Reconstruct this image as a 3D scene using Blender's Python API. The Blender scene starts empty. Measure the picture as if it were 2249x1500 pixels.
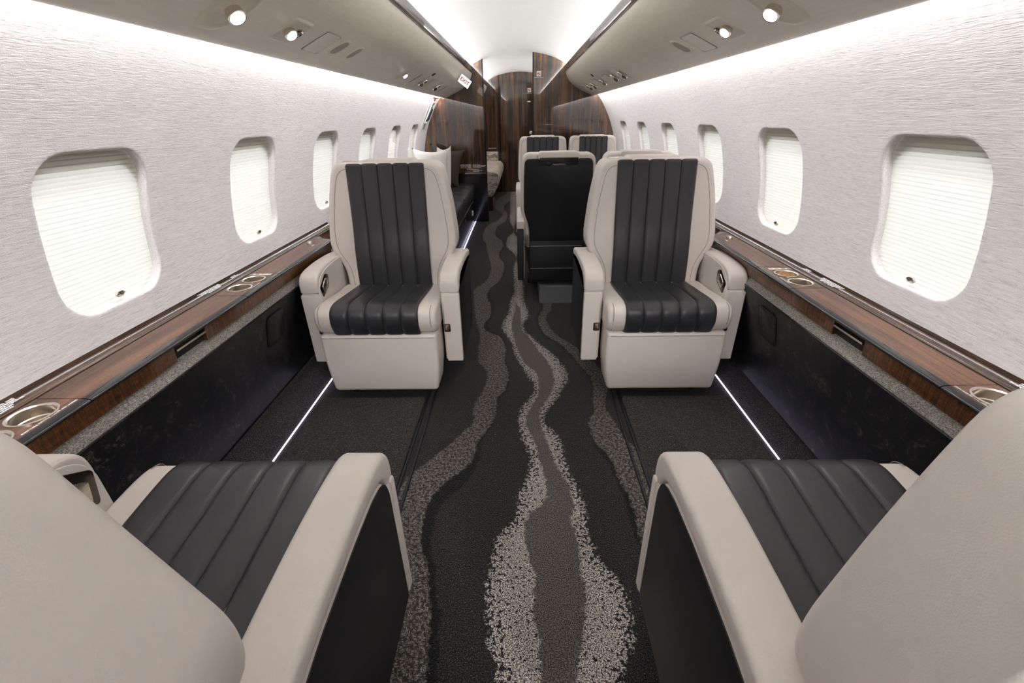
import bpy, bmesh, math, random
from mathutils import Vector, Matrix
S = bpy.context.scene
COL = S.collection
PI = math.pi
# ------------------------------------------------------------------ camera
F_PX, PITCH, YAW, ROLL, PX = 976.8, .4687, .0201, -.0171, 1129.9
EYE = Vector((.019, 0, 1.25))
cam = bpy.data.cameras.new('camera'); co = bpy.data.objects.new('camera', cam); COL.objects.link(co)
r = Vector((math.cos(YAW), math.sin(YAW), 0))
f = Vector((-math.sin(YAW)*math.cos(PITCH), math.cos(YAW)*math.cos(PITCH), -math.sin(PITCH)))
d = Vector((math.sin(YAW)*math.sin(PITCH), -math.cos(YAW)*math.sin(PITCH), -math.cos(PITCH)))
R = math.cos(ROLL)*r - math.sin(ROLL)*d
D = math.sin(ROLL)*r + math.cos(ROLL)*d
M = Matrix((R, -D, -f)).transposed().to_4x4(); M.translation = EYE
co.matrix_world = M
cam.sensor_width = 36; cam.lens = F_PX/2249*36; cam.shift_x = (1124.5-PX)/2249
cam.clip_start = .01; cam.clip_end = 100
S.camera = co
# ------------------------------------------------------------------ view, world
S.view_settings.view_transform = 'Standard'; S.view_settings.look = 'None'
S.view_settings.gamma = 1; S.view_settings.use_curve_mapping = False
S.view_settings.exposure = 0.76
W = bpy.data.worlds.new('sky'); S.world = W; W.use_nodes = True
nt = W.node_tree; nt.nodes.clear()
o = nt.nodes.new('ShaderNodeOutputWorld'); b = nt.nodes.new('ShaderNodeBackground')
tc = nt.nodes.new('ShaderNodeTexCoord'); sp = nt.nodes.new('ShaderNodeSeparateXYZ'); cr = nt.nodes.new('ShaderNodeValToRGB')
nt.links.new(tc.outputs['Generated'], sp.inputs[0]); nt.links.new(sp.outputs['Z'], cr.inputs[0])
mr = nt.nodes.new('ShaderNodeMapRange'); mr.inputs[1].default_value = -1; mr.inputs[2].default_value = 1
nt.links.new(sp.outputs['Z'], mr.inputs[0]); nt.links.new(mr.outputs[0], cr.inputs[0])
cr.color_ramp.elements[0].color = (.42, .41, .40, 1); cr.color_ramp.elements[1].color = (1, 1, 1, 1)
cr.color_ramp.elements[0].position = .40; cr.color_ramp.elements[1].position = .62
nt.links.new(cr.outputs[0], b.inputs[0]); b.inputs[1].default_value = 1.42
nt.links.new(b.outputs[0], o.inputs[0])
# ------------------------------------------------------------------ cabin dimensions
Y0, YB, YE = -1.6, 6.04, 8.66          # behind the camera, first bulkhead, aft wall
WR, WZ = 1.197, .72                     # fuselage lining circle
def wall_x(z, off=0): return math.sqrt(max((WR+off)**2-(z-WZ)**2, 0))
BIN = [(.885,1.455),(.86,1.458),(.80,1.486),(.71,1.527),(.65,1.562),(.61,1.592),(.578,1.63),(.556,1.67),(.545,1.705)]
CEIL_R, CEIL_Z = 1.36, .553
def ceil_z(x): return CEIL_Z+math.sqrt(CEIL_R**2-x*x) if abs(x) < .55 else CEIL_Z+math.sqrt(CEIL_R**2-.55**2)-(abs(x)-.55)*.10
WIN_YS = {-1: [1.258+.805*k for k in range(6)], 1: [1.308+.800*k for k in range(6)]}
WIN_Z0, WIN_Z1, WIN_W = .757, 1.190, .368
# ------------------------------------------------------------------ lights
def area(name, loc, sx, sy, rot, power, color):
    l = bpy.data.lights.new(name, 'AREA'); l.shape = 'RECTANGLE'; l.size = sx; l.size_y = sy; l.energy = power; l.color = color
    ob = bpy.data.objects.new(name, l); ob.location = loc; ob.rotation_euler = rot; COL.objects.link(ob); return ob
L_ALL = YE-Y0-.1; YM = (YE+Y0)/2
for s in (-1, 1):
    # hidden strip behind the bin lip that washes the side wall, hidden cove strip that washes the ceiling
    area('wall_wash_light', (s*.885, YM, 1.515), .03, L_ALL, (0, -s*math.radians(57), 0), 47, (.97, .975, 1.0))
    area('ceiling_cove_light', (s*.612, YM, 1.752), .035, L_ALL, (0, PI-s*math.radians(60), 0), 62, (.985, .985, .985))
# ------------------------------------------------------------------ node helpers
class NT:
    def __init__(s, name):
        s.m = bpy.data.materials.new(name); s.m.use_nodes = True; s.t = s.m.node_tree; s.t.nodes.clear()
        s.out = s.n('ShaderNodeOutputMaterial')
    def n(s, typ, **kw):
        x = s.t.nodes.new(typ)
        for k, v in kw.items(): setattr(x, k, v)
        return x
    def l(s, a, b): s.t.links.new(a, b)
    def set(s, x, i, v):
        if hasattr(v, 'is_output') or isinstance(v, bpy.types.NodeSocket): s.l(v, x.inputs[i])
        else: x.inputs[i].default_value = v
    def pos(s): return s.n('ShaderNodeNewGeometry').outputs['Position']
    def obj(s): return s.n('ShaderNodeTexCoord').outputs['Object']
    def scale(s, v, sc, rot=(0,0,0)):
        m = s.n('ShaderNodeMapping'); m.inputs['Scale'].default_value = sc; m.inputs['Rotation'].default_value = rot; s.l(v, m.inputs[0]); return m.outputs[0]
    def noise(s, v, sc, det=3, rough=.5, dist=0):
        x = s.n('ShaderNodeTexNoise'); s.l(v, x.inputs['Vector']); x.inputs['Scale'].default_value = sc; x.inputs['Detail'].default_value = det
        x.inputs['Roughness'].default_value = rough; x.inputs['Distortion'].default_value = dist; return x.outputs['Fac']
    def voro(s, v, sc, feat='F1', out='Distance'):
        x = s.n('ShaderNodeTexVoronoi', feature=feat); s.l(v, x.inputs['Vector']); x.inputs['Scale'].default_value = sc; return x.outputs[out]
    def math(s, op, a, b=0, c=0, clamp=False):
        x = s.n('ShaderNodeMath', operation=op); x.use_clamp = clamp
        s.set(x, 0, a); s.set(x, 1, b)
        if op in ('MULTIPLY_ADD',): s.set(x, 2, c)
        return x.outputs[0]
    def ramp(s, fac, stops, interp='LINEAR'):
        x = s.n('ShaderNodeValToRGB'); e = x.color_ramp.elements; x.color_ramp.interpolation = interp
        while len(e) < len(stops): e.new(.5)
        for el, (p, c) in zip(e, stops):
            el.position = p; el.color = (c[0], c[1], c[2], 1) if not isinstance(c, (int, float)) else (c, c, c, 1)
        s.l(fac, x.inputs[0]); return x.outputs[0]
    def rng(s, v, a, b, c=0, d=1):
        x = s.n('ShaderNodeMapRange'); s.set(x, 0, v)
        for i, q in enumerate((a, b, c, d)): x.inputs[i+1].default_value = q
        return x.outputs[0]
    def mix(s, f, a, b):
        x = s.n('ShaderNodeMix', data_type='RGBA'); s.set(x, 0, f)
        for i, q in ((6, a), (7, b)):
            if isinstance(q, tuple): x.inputs[i].default_value = (q[0], q[1], q[2], 1)
            else: s.l(q, x.inputs[i])
        return x.outputs[2]
    def bump(s, h, st, dist=.001, nrm=None):
        x = s.n('ShaderNodeBump'); x.inputs['Strength'].default_value = st; x.inputs['Distance'].default_value = dist; s.l(h, x.inputs['Height'])
        if nrm: s.l(nrm, x.inputs['Normal'])
        return x.outputs[0]
    def bsdf(s, col, rough=.5, metal=0, nrm=None, coat=0, coat_r=.03, spec=.5, sheen=0, coat_n=None):
        x = s.n('ShaderNodeBsdfPrincipled')
        if isinstance(col, tuple): x.inputs['Base Color'].default_value = (col[0], col[1], col[2], 1)
        else: s.l(col, x.inputs['Base Color'])
        s.set(x, 'Roughness', rough); x.inputs['Metallic'].default_value = metal
        x.inputs['Coat Weight'].default_value = coat; x.inputs['Coat Roughness'].default_value = coat_r
        x.inputs['Specular IOR Level'].default_value = spec; x.inputs['Sheen Weight'].default_value = sheen
        if nrm: s.l(nrm, x.inputs['Normal'])
        s.l(x.outputs[0], s.out.inputs[0]); return x
def simple(name, col, rough=.5, metal=0, coat=0, spec=.5):
    t = NT(name); v = t.obj(); n = t.noise(v, 90, 2)
    c = t.mix(t.rng(n, .3, .7, 0, 1), tuple(q*.94 for q in col), tuple(min(q*1.06, 1) for q in col)); t.bsdf(c, rough, metal, coat=coat, spec=spec); return t.m
def leather(name, col, rough, bump):
    t = NT(name); v = t.pos()
    g = t.voro(v, 620, 'SMOOTH_F1'); w = t.noise(v, 26, 3, .6)
    h = t.math('ADD', t.math('MULTIPLY', g, .7), t.math('MULTIPLY', w, .5))
    c = t.mix(t.rng(w, .3, .7), tuple(q*.985 for q in col), tuple(q*1.015 for q in col))
    t.bsdf(c, rough, nrm=t.bump(h, bump, .0012), spec=.45); return t.m
def emit(name, col, st):
    t = NT(name); e = t.n('ShaderNodeEmission'); e.inputs[0].default_value = (*col, 1); e.inputs[1].default_value = st; t.l(e.outputs[0], t.out.inputs[0]); return t.m
BEIGE = leather('beige_leather', (.66, .60, .555), .46, .22)
BLACKL = leather('black_leather', (.023, .023, .0265), .38, .25)
BLACKP = leather('black_panel_leather', (.0085, .0085, .0105), .5, .10)
PIPING = simple('grey_piping', (.20, .19, .18), .5)
SEAM = simple('tonal_seam', (.26, .225, .20), .7)
METAL = None
def brushed(name, col, rough, axis=(1,1,30)):
    t = NT(name); v = t.scale(t.obj(), axis); n = t.noise(v, 60, 3)
    c = t.mix(t.rng(n, .3, .7), tuple(q*.75 for q in col), col); t.bsdf(c, t.rng(n, .3, .7, rough*.7, rough*1.3), 1.0); return t.m
STEEL = simple('brushed_nickel', (.76, .70, .62), .26, 1)
CHROME = simple('polished_chrome', (.72, .66, .60), .08, 1)
PEWT = simple('champagne_pewter', (.50, .46, .40), .35, .35)
GOLDM = brushed('champagne_metal', (.72, .66, .55), .25)
DARKMET = simple('dark_metal', (.02, .02, .022), .25, 0, .6)
SEAMD = simple('charcoal_seam', (.07, .07, .075), .6)
BLACKGL = simple('black_gloss_base', (.010, .009, .010), .3)
BLACKV = simple('black_void', (.006, .006, .007), .6)
GREYP = simple('grey_painted_metal', (.16, .165, .175), .45)
BINP = None
t = NT('bin_paint'); v = t.scale(t.pos(), (1, .15, 1)); n = t.noise(v, 70, 3)
t.bsdf(t.mix(t.rng(n, .35, .65), (.82, .76, .665), (.86, .80, .70)), .38, nrm=t.bump(n, .04, .001), spec=.4); BINP = t.m
t = NT('recess_paint'); t.bsdf(t.mix(t.noise(t.obj(), 30), (.76, .71, .58), (.80, .75, .62)), .4); RECP = t.m
t = NT('ceiling_fabric'); v = t.scale(t.pos(), (1, 14, 1)); n = t.noise(v, 9, 4, .6)
t.bsdf(t.mix(t.rng(n, .3, .7), (.76, .745, .72), (.82, .81, .785)), .6, nrm=t.bump(n, .06, .002)); CEIL = t.m
# side wall: woven linen with fine lengthwise slubs
t = NT('wall_fabric'); p = t.pos()
a = t.noise(t.scale(p, (1, .09, 1)), 430, 3, .6, .3); b2 = t.noise(t.scale(p, (1, .06, 1)), 200, 2, .5, .4); c2 = t.noise(p, 420, 2)
h = t.math('ADD', t.math('ADD', a, t.math('MULTIPLY', b2, .6)), t.math('MULTIPLY', c2, .45))
col = t.ramp(t.rng(h, .72, 1.32), [(0, (.50, .465, .465)), (.35, (.66, .625, .62)), (1, (.80, .77, .765))])
t.bsdf(col, .85, nrm=t.bump(h, .45, .0014), spec=.15, sheen=.1); WALLF = t.m
def wood(name, dark, light, axis, coat=1.0, sc=1.0, contrast=(.38, .66), fig=0, cior=1.5):
    # axis: grain direction ('Z','Y')
    t = NT(name); p = t.pos()
    st = {'Z': (1, 1, .035), 'Y': (1, .035, 1)}[axis]
    v = t.scale(p, st); n1 = t.noise(v, 26*sc, 5, .65, .35); n2 = t.noise(v, 130*sc, 3, .6)
    n3 = t.noise(t.scale(p, {'Z': (1, 1, .4), 'Y': (1, .4, 1)}[axis]), 260*sc, 2)
    h = t.math('ADD', t.math('ADD', t.math('MULTIPLY', n1, .72), t.math('MULTIPLY', n2, .28)), t.math('MULTIPLY_ADD', n3, .22, -.11))
    if fig:
        n4 = t.noise(t.scale(p, {'Z': (1, 1, 3), 'Y': (.5, 4, .5)}[axis]), 40, 3, .6, .8)
        h = t.math('ADD', t.math('MULTIPLY', h, 1-fig*.5), t.math('MULTIPLY', n4, fig*.5))
    c = t.ramp(h, [(contrast[0], dark), ((contrast[0]+contrast[1])/2, tuple((a+b)*.42 for a, b in zip(dark, light))), (contrast[1], light)])
    x_ = t.bsdf(c, .38, coat=coat, coat_r=.02, spec=.35); x_.inputs['Coat IOR'].default_value = cior; return t.m
WOODB = wood('macassar_veneer', (.008, .004, .0025), (.25, .096, .026), 'Z', contrast=(.44, .70), cior=1.8)
WOODL = wood('ledge_veneer', (.034, .017, .011), (.22, .100, .052), 'Y', sc=1.4, coat=.40, contrast=(.34, .64))
WOODF = wood('figured_veneer', (.014, .007, .004), (.25, .095, .030), 'Y', coat=.5, fig=.9, contrast=(.38, .62))
WOODD = wood('dark_gloss_veneer', (.012, .006, .004), (.10, .045, .022), 'Y', contrast=(.35, .7))
GLOSSB = simple('black_gloss_edge', (.016, .014, .016), .10, 0, 0, .5)
t = NT('linen_strip'); p = t.pos()
a = t.noise(t.scale(p, (1, .18, 1)), 760, 2, .6); b2 = t.noise(t.scale(p, (.22, 1, .22)), 760, 2, .6)
h = t.math('MAXIMUM', a, b2)
t.bsdf(t.ramp(h, [(.42, (.07, .062, .054)), (.54, (.22, .20, .18)), (.68, (.55, .52, .48))]), .7, nrm=t.bump(h, .6, .001)); LINEN = t.m
t = NT('marbled_black_leather'); p = t.pos(); n = t.noise(p, 9, 6, .7, 1.5); n2 = t.noise(p, 34, 4, .75, 2.2)
h = t.math('MULTIPLY', n, n2)
t.bsdf(t.ramp(h, [(.16, (.006, .006, .007)), (.30, (.018, .017, .018)), (.46, (.16, .142, .128))]), t.rng(n2, .3, .7, .30, .5), nrm=t.bump(n2, .12, .002), spec=.35); MARB = t.m
def carpet_plain(t, p, k=1.0):
    lp = t.voro(p, 330, 'F1'); pv = t.noise(p, 300, 3, .62); big = t.noise(p, 5, 2)
    c = t.ramp(pv, [(.38, (.003*k, .003*k, .0045*k)), (.50, (.020*k, .0185*k, .021*k)), (.60, (.085*k, .075*k, .072*k)), (.68, (.24*k, .20*k, .17*k))])
    return c, lp, pv
t = NT('plain_carpet'); p = t.pos(); c, lp, pv = carpet_plain(t, p, .72)
t.bsdf(c, .9, nrm=t.bump(t.math('MULTIPLY', lp, -1), .9, .003), spec=.1, sheen=.15); CARP = t.m
CARPET={'Ll':[(0.598,-0.319),(0.701,-0.337),(0.76,-0.346),(0.823,-0.356),(0.893,-0.367),(0.97,-0.386),(1.055,-0.414),(1.15,-0.438),(1.234,-0.45),(1.302,-0.433),(1.375,-0.378),(1.44,-0.336),(1.509,-0.286),(1.583,-0.248),(1.663,-0.206),(1.748,-0.219),(1.84,-0.206),(1.94,-0.181),(2.093,-0.174),(2.221,-0.235),(2.294,-0.248),(2.371,-0.247),(2.451,-0.243),(2.536,-0.25),(2.626,-0.265),(2.702,-0.279),(2.802,-0.284),(2.886,-0.312),(2.998,-0.327),(3.116,-0.343),(3.243,-0.359),(3.378,-0.367),(3.493,-0.352),(3.612,-0.285),(3.741,-0.257),(3.913,-0.262),(4.101,-0.278),(4.263,-0.312),(4.436,-0.323),(4.621,-0.323),(4.822,-0.369),(5.038,-0.397),(5.333,-0.443),(5.658,-0.434),(5.868,-0.385),(6.09,-0.3),(6.288,-0.233),(6.504,-0.258),(6.787,-0.368),(7.087,-0.402),(7.409,-0.39),(7.699,-0.394),(7.995,-0.198),(8.548,-0.245)],'Lr':[(0.598,-0.226),(0.648,-0.234),(0.701,-0.24),(0.76,-0.245),(0.824,-0.26),(0.893,-0.276),(0.931,-0.286),(0.97,-0.313),(1.055,-0.328),(1.15,-0.331),(1.233,-0.306),(1.301,-0.262),(1.374,-0.201),(1.439,-0.185),(1.508,-0.178),(1.583,-0.145),(1.662,-0.12),(1.747,-0.109),(1.839,-0.109),(1.939,-0.068),(2.092,-0.061),(2.219,-0.085),(2.292,-0.083),(2.368,-0.082),(2.449,-0.092),(2.534,-0.122),(2.624,-0.165),(2.701,-0.239),(2.8,-0.221),(2.884,-0.205),(2.995,-0.203),(3.113,-0.223),(3.24,-0.255),(3.375,-0.249),(3.489,-0.221),(3.609,-0.176),(3.737,-0.16),(3.909,-0.145),(4.096,-0.151),(4.258,-0.192),(4.431,-0.212),(4.614,-0.169),(4.813,-0.182),(5.03,-0.245),(5.325,-0.294),(5.65,-0.295),(5.861,-0.274),(6.083,-0.185),(6.283,-0.161),(6.498,-0.18),(6.776,-0.223),(7.076,-0.251),(7.402,-0.301),(7.679,-0.15),(7.985,-0.089),(8.535,-0.099)],'Ls':[(0.598,-0.199),(0.648,-0.206),(0.702,-0.212),(0.76,-0.22),(0.824,-0.24),(0.893,-0.254),(0.931,-0.264),(0.97,-0.279),(1.055,-0.293),(1.15,-0.28),(1.233,-0.228),(1.301,-0.189),(1.374,-0.164),(1.439,-0.158),(1.508,-0.161),(1.582,-0.133),(1.662,-0.112),(1.747,-0.104),(1.839,-0.098),(1.938,-0.057),(2.092,-0.046),(2.219,-0.074),(2.292,-0.073),(2.368,-0.071),(2.448,-0.077),(2.534,-0.103),(2.624,-0.145),(2.701,-0.21),(2.8,-0.208),(2.884,-0.188),(2.994,-0.176),(3.113,-0.191),(3.24,-0.226),(3.375,-0.236),(3.488,-0.206),(3.608,-0.158),(3.737,-0.139),(3.909,-0.128),(4.095,-0.134),(4.257,-0.163),(4.431,-0.197),(4.613,-0.158),(4.812,-0.169),(5.028,-0.21),(5.324,-0.277),(5.649,-0.277),(5.86,-0.25),(6.082,-0.172),(6.283,-0.154),(6.498,-0.169),(6.775,-0.209),(7.074,-0.232),(7.4,-0.282),(7.679,-0.14),(7.985,-0.082),(8.535,-0.099)],'Cl':[(0.599,-0.05),(0.649,-0.061),(0.675,-0.074),(0.702,-0.084),(0.731,-0.08),(0.76,-0.091),(0.791,-0.091),(0.824,-0.096),(0.858,-0.098),(0.894,-0.094),(0.931,-0.09),(0.97,-0.082),(1.012,-0.08),(1.055,-0.049),(1.101,-0.013),(1.149,-0.006),(1.2,-0.002),(1.255,0.014),(1.312,0.031),(1.373,0.045),(1.438,0.042),(1.507,0.02),(1.581,0.006),(1.661,-0.004),(1.746,0.005),(1.838,0.049),(1.937,0.078),(2.045,0.046),(2.218,-0.005),(2.336,-0.034),(2.431,-0.043),(2.533,-0.075),(2.623,-0.102),(2.718,-0.117),(2.798,-0.12),(2.881,-0.085),(3.015,-0.075),(3.159,-0.069),(3.314,-0.043),(3.425,-0.015),(3.543,-0.046),(3.669,-0.053),(3.871,-0.056),(4.054,-0.053),(4.252,-0.037),(4.516,-0.077),(4.811,-0.149),(5.139,-0.144),(5.439,-0.078),(5.641,-0.127),(6.08,-0.136)],'Cr':[(0.601,0.262),(0.65,0.284),(0.676,0.298),(0.704,0.313),(0.732,0.316),(0.762,0.32),(0.793,0.321),(0.825,0.321),(0.859,0.309),(0.894,0.296),(0.931,0.263),(0.971,0.248),(1.012,0.243),(1.055,0.235),(1.101,0.237),(1.149,0.244),(1.2,0.234),(1.254,0.221),(1.311,0.202),(1.372,0.194),(1.437,0.187),(1.506,0.184),(1.58,0.161),(1.66,0.116),(1.745,0.141),(1.836,0.189),(1.935,0.224),(2.042,0.263),(2.215,0.231),(2.333,0.182),(2.428,0.128),(2.53,0.079),(2.62,0.045),(2.715,0.026),(2.795,0.043),(2.878,0.065),(3.012,0.054),(3.156,0.033),(3.312,0.029),(3.424,0.01),(3.541,0.03),(3.665,0.062),(3.869,-0.012),(4.053,-0.018),(4.252,-0.036),(4.513,-0.015),(4.803,0.037),(5.132,-0.017),(5.439,-0.076),(5.635,-0.035),(6.075,-0.054)],'Il':[(0.6,0.055),(0.675,0.058),(0.703,0.056),(0.731,0.051),(0.761,0.043),(0.792,0.046),(0.824,0.048),(0.858,0.049),(0.894,0.053),(0.931,0.037),(0.97,0.031),(1.012,0.021),(1.055,0.021),(1.101,0.029),(1.149,0.065),(1.2,0.102),(1.254,0.105),(1.312,0.1),(1.373,0.089),(1.438,0.078),(1.507,0.067),(1.581,0.049),(1.661,0.031),(1.746,0.052),(1.837,0.087),(1.937,0.101),(2.044,0.099),(2.218,0.023),(2.336,-0.005),(2.431,-0.021),(2.532,-0.037),(2.622,-0.038),(2.717,-0.052),(2.797,-0.045),(2.88,-0.042),(3.014,-0.03),(3.158,-0.036)],'Ir':[(0.6,0.144),(0.676,0.167),(0.703,0.173),(0.732,0.179),(0.761,0.186),(0.792,0.191),(0.825,0.198),(0.859,0.199),(0.894,0.193),(0.931,0.194),(0.971,0.196),(1.012,0.193),(1.055,0.191),(1.101,0.181),(1.149,0.197),(1.2,0.194),(1.254,0.192),(1.311,0.168),(1.372,0.151),(1.437,0.137),(1.507,0.123),(1.581,0.107),(1.66,0.096),(1.745,0.104),(1.837,0.141),(1.936,0.174),(2.043,0.187),(2.216,0.162),(2.334,0.118),(2.429,0.091),(2.531,0.056),(2.621,0.025),(2.716,0.009),(2.795,0.009),(2.879,0.01),(3.013,0.001),(3.158,-0.036)],'Rl':[(0.955,0.404),(0.995,0.404),(1.055,0.404),(1.149,0.41),(1.231,0.401),(1.299,0.386),(1.371,0.382),(1.436,0.363),(1.505,0.328),(1.579,0.318),(1.658,0.321),(1.743,0.359),(1.835,0.361),(1.933,0.381),(2.041,0.379),(2.158,0.341),(2.213,0.348),(2.286,0.307),(2.362,0.271),(2.443,0.241),(2.528,0.202),(2.618,0.148),(2.713,0.132),(2.813,0.131),(2.919,0.144),(3.009,0.169),(3.103,0.191)],'Rr':[(0.955,0.406),(1.055,0.437),(1.148,0.476),(1.253,0.512),(1.346,0.528),(1.409,0.522),(1.462,0.495),(1.505,0.454),(1.578,0.445),(1.658,0.436),(1.743,0.415),(1.834,0.426),(1.933,0.454),(2.04,0.466),(2.156,0.438),(2.212,0.431),(2.284,0.392),(2.361,0.344),(2.442,0.308),(2.527,0.271),(2.617,0.215),(2.711,0.213),(2.812,0.185),(2.918,0.204),(3.007,0.231),(3.101,0.255)],'Rs':[(0.955,0.394),(0.995,0.392),(1.055,0.386),(1.149,0.385),(1.231,0.38),(1.299,0.369),(1.371,0.36),(1.436,0.336),(1.505,0.312),(1.579,0.312),(1.658,0.316),(1.743,0.353),(1.835,0.356),(1.934,0.375),(2.041,0.373),(2.158,0.335),(2.213,0.341),(2.286,0.297),(2.362,0.257),(2.443,0.219),(2.528,0.171),(2.619,0.128),(2.713,0.114),(2.814,0.114),(2.92,0.126),(3.009,0.147),(3.103,0.169)]}

FX = .02
def TY(y): return max(y, 0)/(max(y, 0)+1.5)
t = NT('river_carpet'); p = t.pos(); sx = t.n('ShaderNodeSeparateXYZ'); t.l(p, sx.inputs[0])
yy = t.math('MAXIMUM', sx.outputs['Y'], 0); tt = t.math('DIVIDE', yy, t.math('ADD', yy, 1.5))
wob = t.math('MULTIPLY_ADD', t.noise(p, 40, 5, .75), .060, -.030)
wob2 = t.math('MULTIPLY_ADD', t.noise(p, 130, 2, .6), .030, -.015)
xx = t.math('ADD', sx.outputs['X'], wob)
def edge(key):
    L = CARPET[key]; L2 = [L[0]]
    for q in L[1:]:
        if TY(q[0])-TY(L2[-1][0]) > .0085: L2.append(q)
    c = t.n('ShaderNodeFloatCurve'); cv = c.mapping.curves[0]; c.mapping.extend = 'HORIZONTAL'
    pts = [(TY(y), (x+1)/2) for y, x in L2]
    cv.points[0].location = (0, pts[0][1]); cv.points[1].location = (1, pts[-1][1])
    for q in pts: cv.points.new(*q)
    for q in cv.points: q.handle_type = 'AUTO'
    c.mapping.update(); t.set(c, 'Factor', 1.0); t.l(tt, c.inputs['Value'])
    return t.math('MULTIPLY_ADD', c.outputs[0], 2, -1)
def step(a, b, w=.004): return t.rng(t.math('SUBTRACT', b, a), -w, w)     # 1 where b > a
def band(l, rr, x, w=.004): return t.math('MULTIPLY', step(l, x, w), step(x, rr, w))
base, lp, pv = carpet_plain(t, p, .62)
E = {k: edge(k) for k in CARPET}
x2 = t.math('ADD', xx, wob2)
left = band(E['Ll'], E['Lr'], xx); lsh = band(E['Lr'], E['Ls'], xx)
right = band(E['Rl'], E['Rr'], xx); rsh = band(E['Rs'], E['Rl'], xx)
cen = band(E['Cl'], E['Cr'], x2); inn = band(E['Il'], E['Ir'], xx)
inside = t.math('MINIMUM', t.math('SUBTRACT', x2, E['Cl']), t.math('SUBTRACT', E['Cr'], x2))
spn = t.math('ADD', t.noise(p, 88, 2, .6), t.math('MULTIPLY', t.math('MINIMUM', inside, .06), 2.0))
speck = t.math('MULTIPLY', cen, t.rng(spn, .50, .515))
loop = t.noise(p, 300, 2, .5); lc = t.rng(loop, .40, .64)
g_side = t.mix(lc, (.022, .019, .017), (.36, .315, .28)); g_inn = t.mix(lc, (.026, .023, .021), (.21, .19, .178)); g_light = t.mix(lc, (.035, .03, .028), (.80, .72, .66))
tex = t.noise(t.scale(p, (1, 1, 1), (0, 0, .6)), 95, 2, .6)
side_tex = t.mix(t.rng(tex, .42, .58), (.030, .027, .026), g_side)
col = t.mix(t.math('MULTIPLY', lsh, .85), base, (.003, .003, .004)); col = t.mix(t.math('MULTIPLY', rsh, .85), col, (.003, .003, .004))
col = t.mix(left, col, side_tex); col = t.mix(right, col, side_tex)
col = t.mix(speck, col, g_light); col = t.mix(inn, col, g_inn)
flk = t.rng(t.noise(p, 120, 1), .72, .76); col = t.mix(t.math('MULTIPLY', flk, .6), col, (.20, .17, .15))
rel = t.math('ADD', t.math('MULTIPLY', lp, -1), t.math('MULTIPLY', t.math('ADD', t.math('ADD', left, right), t.math('ADD', speck, inn)), .9))
t.bsdf(col, .9, nrm=t.bump(rel, .9, .0035), spec=.1, sheen=.1); RIVER = t.m
t = NT('pleated_shade'); d1 = t.n('ShaderNodeBsdfDiffuse'); d1.inputs[0].default_value = (.80, .77, .68, 1)
d2 = t.n('ShaderNodeBsdfTranslucent'); d2.inputs[0].default_value = (.94, .955, .95, 1); mx = t.n('ShaderNodeMixShader'); mx.inputs[0].default_value = .5
t.l(d1.outputs[0], mx.inputs[1]); t.l(d2.outputs[0], mx.inputs[2]); t.l(mx.outputs[0], t.out.inputs[0]); SHADE = t.m
t = NT('window_pane'); g = t.n('ShaderNodeBsdfGlossy'); g.inputs['Roughness'].default_value = .01; tr = t.n('ShaderNodeBsdfTransparent'); fr = t.n('ShaderNodeLayerWeight'); fr.inputs[0].default_value = .5
mx = t.n('ShaderNodeMixShader'); t.l(t.math('MULTIPLY_ADD', t.math('POWER', fr.outputs['Facing'], 4.5), .8, .035), mx.inputs[0]); t.l(tr.outputs[0], mx.inputs[1]); t.l(g.outputs[0], mx.inputs[2]); t.l(mx.outputs[0], t.out.inputs[0]); PANE = t.m
LINER = simple('window_liner', (.70, .66, .58), .5)
WHITE = simple('white_plastic', (.72, .71, .69), .4)
TEXTW = simple('white_lettering', (.80, .80, .80), .5)
REDI = simple('red_lettering', (.42, .012, .015), .5)
t = NT('zebra_fabric'); v = t.scale(t.pos(), (1, 6, 3)); n = t.noise(v, 7, 5, .7, 1.2)
t.bsdf(t.ramp(n, [(.34, (.05, .042, .034)), (.42, (.30, .25, .20)), (.52, (.62, .55, .46))]), .8); ZEBRA = t.m
PILW = leather('white_pillow_cloth', (.78, .75, .72), .8, .15)
PILB = leather('brown_pillow_cloth', (.045, .032, .026), .7, .15)
LED = emit('led_strip', (.80, .76, 1.0), 3.2)
LEDSOFT = emit('led_strip_dim', (.72, .68, 1.0), 1.6)
SPOT = emit('reading_lamp_lens', (1, .99, .97), 6)
AMBER = emit('amber_cup_light', (1, .55, .18), 1.2)
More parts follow.
